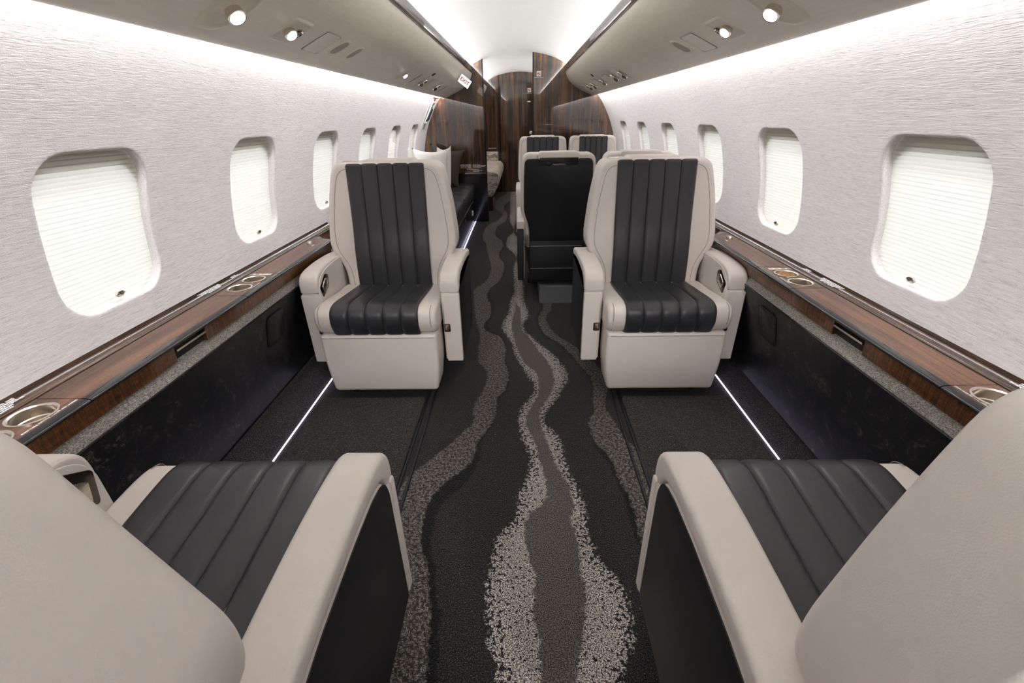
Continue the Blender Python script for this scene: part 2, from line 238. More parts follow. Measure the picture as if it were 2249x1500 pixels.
# ------------------------------------------------------------------ mesh helpers
def link(name, verts, faces, mat, parent=None, smooth=True, angle=38):
    me = bpy.data.meshes.new(name); me.from_pydata([tuple(v) for v in verts], [], faces); me.validate()
    bm = bmesh.new(); bm.from_mesh(me); bmesh.ops.recalc_face_normals(bm, faces=bm.faces[:]); bm.to_mesh(me); bm.free()
    if isinstance(mat, (list, tuple)):
        for m in mat: me.materials.append(m)
    else: me.materials.append(mat)
    if smooth:
        for p_ in me.polygons: p_.use_smooth = True
        me.set_sharp_from_angle(angle=math.radians(angle))
    ob = bpy.data.objects.new(name, me); COL.objects.link(ob)
    if parent: ob.parent = parent
    return ob
class G:
    """collects geometry for one mesh"""
    def __init__(s): s.v = []; s.f = []
    def add(s, vs, fs):
        k = len(s.v); s.v += [Vector(q) for q in vs]; s.f += [tuple(i+k for i in q) for q in fs]; return s
    def box(s, a, b):
        x0, y0, z0 = a; x1, y1, z1 = b
        return s.add([(x0,y0,z0),(x1,y0,z0),(x1,y1,z0),(x0,y1,z0),(x0,y0,z1),(x1,y0,z1),(x1,y1,z1),(x0,y1,z1)], [(0,3,2,1),(4,5,6,7),(0,1,5,4),(1,2,6,5),(2,3,7,6),(3,0,4,7)])
    def tube(s, pts, r, n=8, up=Vector((0,0,1))):
        pts = [Vector(q) for q in pts]; rings = []
        for i, q in enumerate(pts):
            t_ = (pts[min(i+1, len(pts)-1)]-pts[max(i-1, 0)]).normalized(); a = t_.orthogonal().normalized() if abs(t_.dot(up)) > .95 else t_.cross(up).normalized(); b_ = t_.cross(a)
            rr = r[i] if isinstance(r, (list, tuple)) else r
            rings.append([q+rr*(math.cos(2*PI*k/n)*a+math.sin(2*PI*k/n)*b_) for k in range(n)])
        vs = [q for rg in rings for q in rg]; fs = []
        for i in range(len(pts)-1):
            for k in range(n): fs.append((i*n+k, i*n+(k+1) % n, (i+1)*n+(k+1) % n, (i+1)*n+k))
        fs += [tuple(range(n))[::-1], tuple(range((len(pts)-1)*n, len(pts)*n))]
        return s.add(vs, fs)
    def lathe(s, prof, c=(0,0,0), n=32, mat=None):
        c = Vector(c); vs = []; fs = []
        for rr, z in prof:
            for k in range(n):
                q = Vector((rr*math.cos(2*PI*k/n), rr*math.sin(2*PI*k/n), z)); vs.append(c+(mat @ q if mat else q))
        for i in range(len(prof)-1):
            for k in range(n): fs.append((i*n+k, i*n+(k+1) % n, (i+1)*n+(k+1) % n, (i+1)*n+k))
        return s.add(vs, fs)
    def build(s, name, mat, parent=None, **kw): return link(name, s.v, s.f, mat, parent, **kw)
def rrect(cx, cy, w, h, r, n=6, pw=1):
    pts = []
    for ax, ay, a0 in ((1,1,0),(-1,1,1),(-1,-1,2),(1,-1,3)):
        for k in range(n+1):
            a = (a0+k/n)*PI/2; pts.append((cx+ax*(w/2-r)+r*math.cos(a), cy+ay*(h/2-r)+r*math.sin(a)))
    return pts
def smooth_closed(pts, n=6):
    out = []; m = len(pts)
    for i in range(m):
        p0, p1, p2, p3 = [Vector(pts[(i+k-1) % m]) for k in range(4)]
        for k in range(n):
            u = k/n; out.append(tuple(.5*((2*p1)+(-p0+p2)*u+(2*p0-5*p1+4*p2-p3)*u*u+(-p0+3*p1-3*p2+p3)*u**3)))
    return out
def smooth_open(pts, n=6):
    out = []; m = len(pts)
    for i in range(m-1):
        p0, p1, p2, p3 = [Vector(pts[min(max(i+k-1, 0), m-1)]) for k in range(4)]
        for k in range(n):
            u = k/n; out.append(tuple(.5*((2*p1)+(-p0+p2)*u+(2*p0-5*p1+4*p2-p3)*u*u+(-p0+3*p1-3*p2+p3)*u**3)))
    out.append(tuple(pts[-1])); return out
def soft_corners(pts, rad, n=4):
    """polygon with each corner rounded; rad may be a list"""
    out = []; m = len(pts)
    for i in range(m):
        p0, p1, p2 = Vector(pts[i-1]), Vector(pts[i]), Vector(pts[(i+1) % m]); rr = rad[i] if isinstance(rad, (list, tuple)) else rad
        a = (p0-p1); b_ = (p2-p1); rr = min(rr, a.length*.48, b_.length*.48)
        if rr < 1e-5: out.append(tuple(p1)); continue
        A = p1+a.normalized()*rr; B_ = p1+b_.normalized()*rr
        for k in range(n+1):
            u = k/n; out.append(tuple((1-u)**2*A+2*u*(1-u)*p1+u*u*B_))
    return out
MAPS = {'yz': lambda a, b, c: (c, a, b), 'xz': lambda a, b, c: (a, c, b), 'xy': lambda a, b, c: (a, b, c)}
def puff(plane, outline, c0, c1, r=.01, n=4, g=None, r0=None, bulge=0):
    """closed outline extruded from c0 to c1 with rounded rims (r at c1, r0 at c0)"""
    g = g or G(); mp = MAPS[plane]; r0 = r if r0 is None else r0; m = len(outline)
    P = [Vector(q) for q in outline]; area_ = sum(P[i].x*P[(i+1) % m].y-P[(i+1) % m].x*P[i].y for i in range(m)); sg = 1 if area_ > 0 else -1
    N = []
    for i in range(m):
        e1 = (P[i]-P[i-1]); e2 = (P[(i+1) % m]-P[i]); n1 = Vector((e1.y, -e1.x)); n2 = Vector((e2.y, -e2.x))
        if n1.length > 1e-9: n1.normalize()
        if n2.length > 1e-9: n2.normalize()
        q = n1+n2; q = q.normalized() if q.length > 1e-6 else n1; N.append(q*sg/max(q.dot(n1), .5) if q.dot(n1) > 0 else q*sg)
    dirn = 1 if c1 > c0 else -1; loops = []
    for k in range(n+1):
        a = PI/2*k/n
        if r0 > 0 or k == n: loops.append((r0*(1-math.sin(a)), c0+dirn*r0*(1-math.cos(a))))
    for k in range(n+1):
        a = PI/2*k/n
        if r > 0 or k == 0: loops.append((r*(1-math.cos(a)), c1-dirn*r*(1-math.sin(a))))
    vs = []
    for off, cc in loops:
        for i in range(m):
            q = P[i]-N[i]*off; vs.append(mp(q.x, q.y, cc))
    L = len(loops); fs = []
    for i in range(L-1):
        for k in range(m): fs.append((i*m+k, i*m+(k+1) % m, (i+1)*m+(k+1) % m, (i+1)*m+k))
    fs.append(tuple(range(m))); fs.append(tuple(range((L-1)*m, L*m)))
    g.add(vs, fs); return g
def sweep_y(profile, y0, y1, name, mat, parent=None, closed=True, ny=1, g=None):
    vs = []; m = len(profile)
    for j in range(ny+1):
        y = y0+(y1-y0)*j/ny
        vs += [(x, y, z) for x, z in profile]
    fs = []
    for j in range(ny):
        for k in range(m if closed else m-1): fs.append((j*m+k, j*m+(k+1) % m, (j+1)*m+(k+1) % m, (j+1)*m+k))
    if closed: fs += [tuple(range(m)), tuple(range(ny*m, (ny+1)*m))]
    if g is not None: g.add(vs, fs); return g
    return link(name, vs, fs, mat, parent)
def thing(name, label, cat, loc=(0,0,0), rz=0, group=None):
    ob = bpy.data.objects.new(name, None); ob.empty_display_size = .1; COL.objects.link(ob); ob.location = loc; ob.rotation_euler = (0,0,rz)
    ob['label'] = label; ob['category'] = cat
    if group: ob['group'] = group
    return ob
def tag(ob, label, cat, group=None):
    ob['label'] = label; ob['category'] = cat
    if group: ob['group'] = group
    return ob
def struct(ob, label=None):
    ob['kind'] = 'structure'
    if label: ob['label'] = label; ob['category'] = label.split('|')[-1] if '|' in label else 'wall'
    return ob
def text(body, size, mat, M4, name='lettering', parent=None, extrude=.0004, align='CENTER'):
    cu = bpy.data.curves.new('txt', 'FONT'); cu.body = body; cu.size = size; cu.extrude = extrude; cu.offset = size*.022; cu.align_x = align; cu.align_y = 'CENTER'
    tmp = bpy.data.objects.new('txt', cu); COL.objects.link(tmp); bpy.context.view_layer.update()
    me = bpy.data.meshes.new_from_object(tmp.evaluated_get(bpy.context.evaluated_depsgraph_get())); me.name = name
    bpy.data.objects.remove(tmp); bpy.data.curves.remove(cu)
    me.transform(M4); me.materials.clear(); me.materials.append(mat)
    ob = bpy.data.objects.new(name, me); COL.objects.link(ob)
    if parent: ob.parent = parent
    return ob
def frame(origin, xdir, ydir):
    x = Vector(xdir).normalized(); z = x.cross(Vector(ydir)).normalized(); y = z.cross(x)
    m = Matrix((x, y, z)).transposed().to_4x4(); m.translation = Vector(origin); return m
# ================================================================== SETTING
# floor
sweep_ = G(); sweep_.box((-1.03+FX, Y0, -.03), (1.03+FX, YE, 0))
fl = sweep_.build('floor', RIVER, smooth=False); struct(fl)
# seat tracks cut in the carpet (two thin grooves each side)
for s in (-1, 1):
    g = G()
    for dx in (-.016, .016): g.add([(FX+s*(.458+dx)-.006, -.9, .0015), (FX+s*(.458+dx)+.006, -.9, .0015), (FX+s*(.458+dx)+.006, 2.6, .0015), (FX+s*(.458+dx)-.006, 2.6, .0015)], [(0,1,2,3)])
    for dx in (-.016, .016): g.tube([(FX+s*(.458+dx), -.9, .002), (FX+s*(.458+dx), 2.6, .002)], .0065, 6)
    ob = g.build('trim_1' if s < 0 else 'trim_2', simple('navy_track_trim', (.008, .009, .014), .6)); struct(ob)
# side walls, window by window
def build_wall(s):
    WIN_Y = WIN_YS[s]
    vs = []; fs = []; zb, zt = .655, 1.62
    def W3(y, z, off=0):
        # offset outwards along the circle normal
        x = wall_x(z); n = Vector((x, z-WZ)).normalized(); return (s*(x+n.x*off), y, z+n.y*off)
    def patch(ya, yb, za, zb_, ny, nz):
        k = len(vs)
        for j in range(nz+1):
            for i in range(ny+1): vs.append(W3(ya+(yb-ya)*i/ny, za+(zb_-za)*j/nz))
        for j in range(nz):
            for i in range(ny): a = k+j*(ny+1)+i; fs.append((a, a+1, a+ny+2, a+ny+1))
    zA, zB = WIN_Z0-.06, WIN_Z1+.06
    for yc in WIN_Y:
        ya, yb = yc-.26, yc+.26; zc = (WIN_Z0+WIN_Z1)/2
        inner0 = rrect(yc, zc, WIN_W, WIN_Z1-WIN_Z0, .095, 7); inner = []
        for q in range(len(inner0)):
            a_, b_ = Vector(inner0[q]), Vector(inner0[(q+1) % len(inner0)]); nn_ = max(1, int((b_-a_).length/.018))
            for w in range(nn_): inner.append(tuple(a_+(b_-a_)*w/nn_))
        m = len(inner); k = len(vs)
        # outer rectangle points at the same angle
        outer = []
        for (y, z) in inner:
            dy, dz = y-yc, z-zc; sc = min((.26/abs(dy)) if abs(dy) > 1e-6 else 1e9, ((zB-zc)/abs(dz)) if abs(dz) > 1e-6 else 1e9); outer.append((yc+dy*sc, zc+dz*sc))
        # snap the four nearest to the corners
        for cy, cz in ((ya, zA), (yb, zA), (yb, zB), (ya, zB)):
            i = min(range(m), key=lambda q: (outer[q][0]-cy)**2+(outer[q][1]-cz)**2); outer[i] = (cy, cz)
        loops = []
        for u in (0, .35, .7, .93): loops.append([W3(a[0]+(b_[0]-a[0])*u, a[1]+(b_[1]-a[1])*u) for a, b_ in zip(outer, inner)])
        rr = .007
        for kk in range(0, 5):
            a_ = PI/2*kk/4; ins = rr*math.sin(a_); dep = rr*(1-math.cos(a_)); L = []
            for (y, z) in inner:
                dy, dz = y-yc, z-zc; ln = math.hypot(dy, dz); L.append(W3(y-dy/ln*ins, z-dz/ln*ins, dep))
            loops.append(L)
        L = []
        for (y, z) in inner:
            dy, dz = y-yc, z-zc; ln = math.hypot(dy, dz); L.append(W3(y-dy/ln*rr*1.1, z-dz/ln*rr*1.1, .0265))
        loops.append(L)
        for L in loops: vs.extend(L)
        for i in range(len(loops)-1):
            for q in range(m): fs.append((k+i*m+q, k+i*m+(q+1) % m, k+(i+1)*m+(q+1) % m, k+(i+1)*m+q))
        patch(ya, yb, zb, zA, 1, 6); patch(ya, yb, zB, zt, 1, 30)
    es = [Y0]+[q for yc in WIN_Y for q in (yc-.26, yc+.26)]+[YE]
    for i in range(0, len(es), 2): patch(es[i], es[i+1], zb, zt, 1, 90)
    ob = link('wall_left' if s < 0 else 'wall_right', vs, fs, WALLF, angle=60); struct(ob)
    # windows
    for i, yc in enumerate(WIN_Y):
        n_ = 2*i+(1 if s < 0 else 2)
        root = thing('window_%d' % n_, 'window', 'window', (s*1.2, yc, (WIN_Z0+WIN_Z1)/2)); del root['label']; del root['category']; root['kind'] = 'structure'
        O = Vector(root.location); inv = lambda q: Vector(q)-O
        # pleated shade
        z0, z1 = WIN_Z0-.015, WIN_Z1+.02; npl = 37; hw = WIN_W/2+.02; V = []; Fc = []
        for k in range(2*npl+1):
            z = z0+(z1-z0)*k/(2*npl); o_ = .029+(.0060 if k % 2 else 0)
            for yv in (yc-hw, yc+hw): V.append(inv(W3(yv, z, o_)))
        for k in range(2*npl): Fc.append((2*k, 2*k+1, 2*k+3, 2*k+2))
        link('pleated_shade', V, Fc, SHADE, root, smooth=False)
        # liner behind it with the outer pane opening
        inner = rrect(yc, (WIN_Z0+WIN_Z1)/2-.030, WIN_W+.01, WIN_Z1-WIN_Z0-.055, .09, 5); m = len(inner); zc = (WIN_Z0+WIN_Z1)/2; g = G(); A_ = []; B_ = []
        for (y, z) in inner:
            dy, dz = y-yc, z-zc; sc = min((.235/abs(dy)) if abs(dy) > 1e-6 else 1e9, (.262/abs(dz)) if abs(dz) > 1e-6 else 1e9); A_.append(inv(W3(y, z, .039))); B_.append(inv(W3(yc+dy*sc, zc+dz*sc, .038)))
        C_ = [inv(W3(y, z, .060)) for (y, z) in inner]
        g.add(C_+A_+B_, [(q, (q+1) % m, m+(q+1) % m, m+q) for q in range(m)]+[(m+q, m+(q+1) % m, 2*m+(q+1) % m, 2*m+q) for q in range(m)])
        g.build('window_frame', LINER, root)
        # inner clear pane, slightly bowed like the wall
        V = []; Fc = []
        for k in range(9):
            z = WIN_Z0-.005+(WIN_Z1-WIN_Z0+.01)*k/8
            for yv in (yc-WIN_W/2-.004, yc+WIN_W/2+.004): V.append(inv(W3(yv, z, .015)))
        for k in range(8): Fc.append((2*k, 2*k+1, 2*k+3, 2*k+2))
        link('pane', V, Fc, PANE, root)
        # finger pull
        c = Vector(W3(yc, WIN_Z0+.030, .009)); nrm = Vector((-s, 0, .02)).normalized(); fr_ = frame(c-O, (0, 1, 0), (0, 0, 1) if s < 0 else (0, 0, 1))
        g = G(); ov = [(.018*math.cos(2*PI*k/24)*(1-.22*abs(math.sin(2*PI*k/24))), .0105*math.sin(2*PI*k/24)*(1-.25*math.exp(-(math.cos(2*PI*k/24)*3)**2))) for k in range(24)]
        xd = -s
        def ring(sc, dx): return [c-O+Vector((xd*dx, y*sc, z*sc)) for y, z in ov]
        rings = [ring(1, 0), ring(1, .003), ring(.86, .005), ring(.74, .003), ring(.5, .0005)]
        for rg in rings: pass
        vv = [q for rg in rings for q in rg]; ff = []
        for a_ in range(4):
            for q in range(24): ff.append((a_*24+q, a_*24+(q+1) % 24, (a_+1)*24+(q+1) % 24, (a_+1)*24+q))
        ff.append(tuple(range(96, 120))); g.add(vv, ff)
        pull = g.build('finger_pull', PEWT, root)
        g2 = G().lathe([(0, .004), (.0035, .004), (.0042, .003), (.0042, 0)], c-O+Vector((xd*.001, .006, 0)), 12, Matrix.Rotation(xd*PI/2, 3, 'Y')); g2.build('button', simple('grey_button', (.10, .095, .09), .35, 0), pull)
for s in (-1, 1): build_wall(s)
# ceiling
vs = []; fs = []; xs = [-.72+1.44*i/48 for i in range(49)]
for y in (Y0, YE):
    for x in xs: vs.append((x, y, ceil_z(x)))
for i in range(48): fs.append((i, i+1, 49+i+1, 49+i))
ob = link('ceiling', vs, fs, CEIL); struct(ob)
# overhead bins, cove shells
for s in (-1, 1):
    prof = [(s*x, z) for x, z in smooth_open(BIN, 4)]
    prof += [(s*.552, 1.712), (s*.60, 1.69), (s*.72, 1.665), (s*.86, 1.60), (s*.878, 1.50), (s*.893, 1.47), (s*.893, 1.457)]
    root = thing('overhead_bin', 'long beige overhead bin along the %s wall with reading lamps and air vents underneath' % ('left' if s < 0 else 'right'), 'overhead bin', (s*.7, YM, 1.55), group=None)
    inv_y0, inv_y1 = Y0, YE
    P_ = [(x-s*.7, z-1.55) for x, z in prof]
    sweep_y(P_, Y0-YM, YE-YM, 'bin_shell', BINP, root)
    # dark veneer rail along the inner top edge, chrome line under it
    rail = [(s*.543, 1.706), (s*.531, 1.735), (s*.527, 1.762), (s*.534, 1.768), (s*.546, 1.765), (s*.553, 1.715)]
    sweep_y([(x-s*.7, z-1.55) for x, z in rail], Y0-YM, YE-YM, 'veneer_rail', WOODD, root)
    g = G(); g.tube([(s*.544-s*.7, Y0-YM, 1.706-1.55), (s*.544-s*.7, YE-YM, 1.706-1.55)], .0028, 6); g.build('chrome_line', CHROME, root)
    g = G(); yj = 3.35
    for y in (yj, 5.55): g.box((s*.7-.0, 0, 0), (s*.7, 0, 0)) if False else None
    globals()['BINROOT_%s' % ('L' if s < 0 else 'R')] = root
    # outer shell that closes the cove
    sh = [(s*.72, ceil_z(.72)), (s*.80, 1.70), (s*.93, 1.62), (s*wall_x(1.60), 1.60), (s*(wall_x(1.60)+.03), 1.60), (s*.95, 1.70), (s*.8, 1.80), (s*.72, 1.80)]
    ob = sweep_y(sh, Y0, YE, 'trim_%d' % (3 if s < 0 else 4), CEIL); struct(ob)
# bulkheads ---------------------------------------------------------------
def section_outline(xa, xb, n=28):
    """full cabin section between xa and xb (xa<xb), as a polygon in x,z reaching the lining"""
    def top(x):
        ax = abs(x)
        zs = ceil_z(ax) if ax < .72 else 10
        zw = WZ+math.sqrt(max(WR*WR-ax*ax, 0)) if ax < WR else 0
        return min(zs+.003, zw+.003)
    def bot(x): return 0 if abs(x) < 1.03 else .0+(abs(x)-1.03)*1.2
    X = [xa+(xb-xa)*i/n for i in range(n+1)]
    return [(x, bot(x)) for x in X]+[(x, top(x)) for x in X[::-1]]
def bulk(name, xa, xb, y0, y1, mat):
    g = puff('xz', section_outline(xa, xb), y0, y1, 0, 1, r0=0); ob = g.build(name, mat, smooth=False); return ob
wl = bulk('wall_bulkhead_left', -1.185, -.427, YB, YB+.05, WOODB); struct(wl)
wr = bulk('wall_bulkhead_right', .170, 1.185, YB, YB+.05, WOODB); struct(wr)
we = bulk('wall_aft', -1.185, 1.185, YE-.02, YE+.03, WOODB); struct(we)
FRONT = simple('forward_bulkhead_paint', (.45, .42, .39), .5)
wf = bulk('wall_forward', -1.185, 1.185, Y0-.03, Y0, FRONT); struct(wf)
# black end posts of the bulkheads and door seams
g = G().box((-.430, YB-.006, 0), (-.416, YB+.056, ceil_z(.41)-.002)); ob = g.build('trim_5', GLOSSB); struct(ob)
g = G().box((.161, YB-.006, 0), (.176, YB+.056, ceil_z(.17)-.002)); ob = g.build('trim_6', GLOSSB); struct(ob)
g = G().box((-.358, YE-.034, 0), (-.335, YE-.018, ceil_z(.36)-.002)); ob = g.build('trim_7', GLOSSB); struct(ob)
g = G().box((-1.0, YB-.004, .604), (-.430, YB+.001, .612)); ob = g.build('trim_8', CHROME); struct(ob)
g = G().box((-1.04, YB-.003, .0), (-.430, YB, .604)); ob = g.build('trim_11', GLOSSB, smooth=False); struct(ob)
# aft door: veneer leaf with knob and tags
dr = G(); dr.box((-.33, YE-.026, .005), (.30, YE-.02, ceil_z(.34)-.012)); ob = dr.build('door_1', WOODB, smooth=False); struct(ob)
kb = G().lathe([(0, .035), (.018, .035), (.026, .028), (.026, .020), (.012, .016), (.012, .008), (.034, .006), (.034, 0)], (.204, YE-.027, .985), 24, Matrix.Rotation(PI/2, 3, 'X')); kb.build('door_knob', STEEL, ob)
def no_smoking(root_name, label, x, z, y, sz, parentless=True):
    root = thing(root_name, label, 'sign', (x, y, z))
    G().box((-sz/2, -.002, -sz/2), (sz/2, 0, sz/2)).build('sign_plate', WHITE, root, smooth=False)
    g = G(); n = 28; r1, r2 = sz*.36, sz*.27; vs = []; fs = []
    for k in range(n):
        a = 2*PI*k/n
        for rr in (r1, r2): vs.append((rr*math.cos(a), -.0035, rr*math.sin(a)))
    for k in range(n): fs.append((2*k, 2*k+1, (2*k+3) % (2*n), (2*k+2) % (2*n)))
    g.add(vs, fs); dd = sz*.25; w = sz*.045
    g.add([(-dd-w, -.0036, dd-w), (-dd+w, -.0036, dd+w), (dd+w, -.0036, -dd+w), (dd-w, -.0036, -dd-w)], [(0,1,2,3)]); g.build('prohibition_ring', REDI, root, smooth=False)
    g = G().box((-sz*.24, -.0030, -sz*.04), (sz*.2, -.0025, sz*.04)); g.build('cigarette_mark', DARKMET, root, smooth=False)
    return root
rt = no_smoking('no_smoking_sign', 'white square no smoking sign high on the right-hand bulkhead', .235, 1.688, YB-.001, .052)
text('NO SMOKING IN LAVATORY', .0085, TEXTW, frame((0, -.0015, -.038), (1,0,0), (0,0,1)), 'caption', rt)
rt2 = no_smoking('no_smoking_sign', 'smaller no smoking sign on the far aft door seen through the doorway', .168, 1.640, YE-.028, .06)
text('NO SMOKING', .014, TEXTW, frame((0, -.0015, -.045), (1,0,0), (0,0,1)), 'caption', rt2)
pl = G().box((.136, YE-.031, 1.462), (.190, YE-.028, 1.480)).build('door_tag', WHITE, smooth=False); tag(pl, 'small pale tag below the sign on the far aft door', 'label')
# safety placards on the left bulkhead
rt = thing('safety_placard', 'white lettered safety placard on the left bulkhead, left of the two text blocks', 'sign', (-.682, YB-.004, .70))
for i, l_ in enumerate(['LIFE VEST UNDER SEAT', 'FASTEN SEAT BELT WHILE', 'SEATED AND DURING', 'TAKEOFF AND LANDING']): text(l_, .0125, TEXTW, frame((0, 0, .012-i*.0125), (1,0,0), (0,0,1)), 'text_line', rt)
text('NO STOWAGE', .0125, TEXTW, frame((.05, 0, -.044), (1,0,0), (0,0,1)), 'text_line', rt)
rt = thing('safety_placard', 'denser white safety placard on the left bulkhead nearest the aisle', 'sign', (-.545, YB-.004, .69))
for i, l_ in enumerate(['DIVAN OCCUPANTS', 'FOR TAXI, TAKEOFF AND LANDING', 'SEAT BELTS MUST BE FASTENED', 'AND SEATS UPRIGHT', '', 'MAXIMUM LOAD', 'SEE FLIGHT MANUAL FOR', 'STOWAGE LIMITS']): text(l_, .0105, TEXTW, frame((-.05, 0, .018-i*.0115), (1,0,0), (0,0,1)), 'text_line', rt, align='LEFT')
# floor edges: carpeted cove, LED strips, carpet pallets, dado
for s in (-1, 1):
    cov = [(s*1.032, 0), (s*1.05, .004), (s*1.075, .03), (s*1.10, .07), (s*1.118, .115), (s*1.15, .115), (s*1.15, -.02), (s*1.032, -.02)]
    ob = sweep_y([(cov[i][0]+FX, cov[i][1]) for i in range(len(cov))], Y0, YB, 'baseboard_left' if s < 0 else 'baseboard_right', CARP); struct(ob)
    led = G(); led.box((FX+s*1.028-.002, -.6, .0), (FX+s*1.028+.002, 2.05, .005)); ob = led.build('floor_light_strip', LED, smooth=False)
    tag(ob, 'thin violet-white light strip along the floor edge on the %s' % ('left' if s < 0 else 'right'), 'light strip')
    area('floor_strip_glow', (FX+s*1.018, .75, .012), .010, 2.6, (0, s*math.radians(20), 0), .05, (.80, .74, 1.0))
    # carpeted seat pallet between the facing chairs
    for (ya, yb, lab) in ((.78, 1.83, 'dark carpet panel on the floor between the two %s-hand seats' % ('left' if s < 0 else 'right')),):
        g = puff('xy', soft_corners([(FX+s*.485, ya), (FX+s*1.0, ya), (FX+s*1.0, yb), (FX+s*.485, yb)], .01), 0.0005, .022, .006, 3, r0=0)
        ob = g.build('floor_mat', CARP); tag(ob, lab, 'floor panel')
    # dado panel
    dad = thing('dado_panel', 'black marbled leather sidewall panel below the %s ledge' % ('left' if s < 0 else 'right'), 'panel', (s*1.05, .5, .1))
    o3 = Vector(dad.location)
    prof = [(s*1.023, .560), (s*1.045, .46), (s*1.083, .27), (s*1.112, .10), (s*1.135, .10), (s*1.11, .27), (s*1.07, .46), (s*1.045, .560)]
    YEND = 2.80 if s < 0 else YB-.002
    sweep_y([(x-o3.x, z-o3.z) for x, z in prof], Y0-o3.y, YEND-o3.y, 'panel_board', MARB, dad)
    g = G(); g.tube([(s*1.021-o3.x, Y0-o3.y, .561-o3.z), (s*1.021-o3.x, YEND-o3.y, .561-o3.z)], .0028, 6); g.build('edge_piping', GLOSSB, dad)
    hy0, hy1 = (1.66, 1.80) if s < 0 else (1.64, 1.775)
    hx0, hz0, hx1, hz1 = s*1.0085, .548, s*1.040, .400
    def hp(u, v, off):   # u along y 0..1, v down 0..1
        x = (s*1.0320)+(s*.0300)*v; z = .518-.133*v
        return Vector((x-s*off, hy0+(hy1-hy0)*u, z))-o3
    out_ = rrect(.5, .5, 1, 1, .14, 5); m = len(out_)
    V = [hp(u, v, 0) for u, v in out_]+[hp(u, v, .004) for u, v in out_]+[hp(.5+(u-.5)*.97, .5+(v-.5)*.97, .0055) for u, v in out_]
    F_ = [(q, (q+1) % m, m+(q+1) % m, m+q) for q in range(m)]+[(m+q, m+(q+1) % m, 2*m+(q+1) % m, 2*m+q) for q in range(m)]+[tuple(range(2*m, 3*m))]
    h_ = link('hatch_cover', V, F_, MARB, dad)
    g = G(); pts = [hp(u, v, .003) for u, v in rrect(.5, .5, 1.02, 1.02, .14, 5)]; g.tube(pts+[pts[0]], .0022, 6); g.build('gasket', BLACKV, h_)
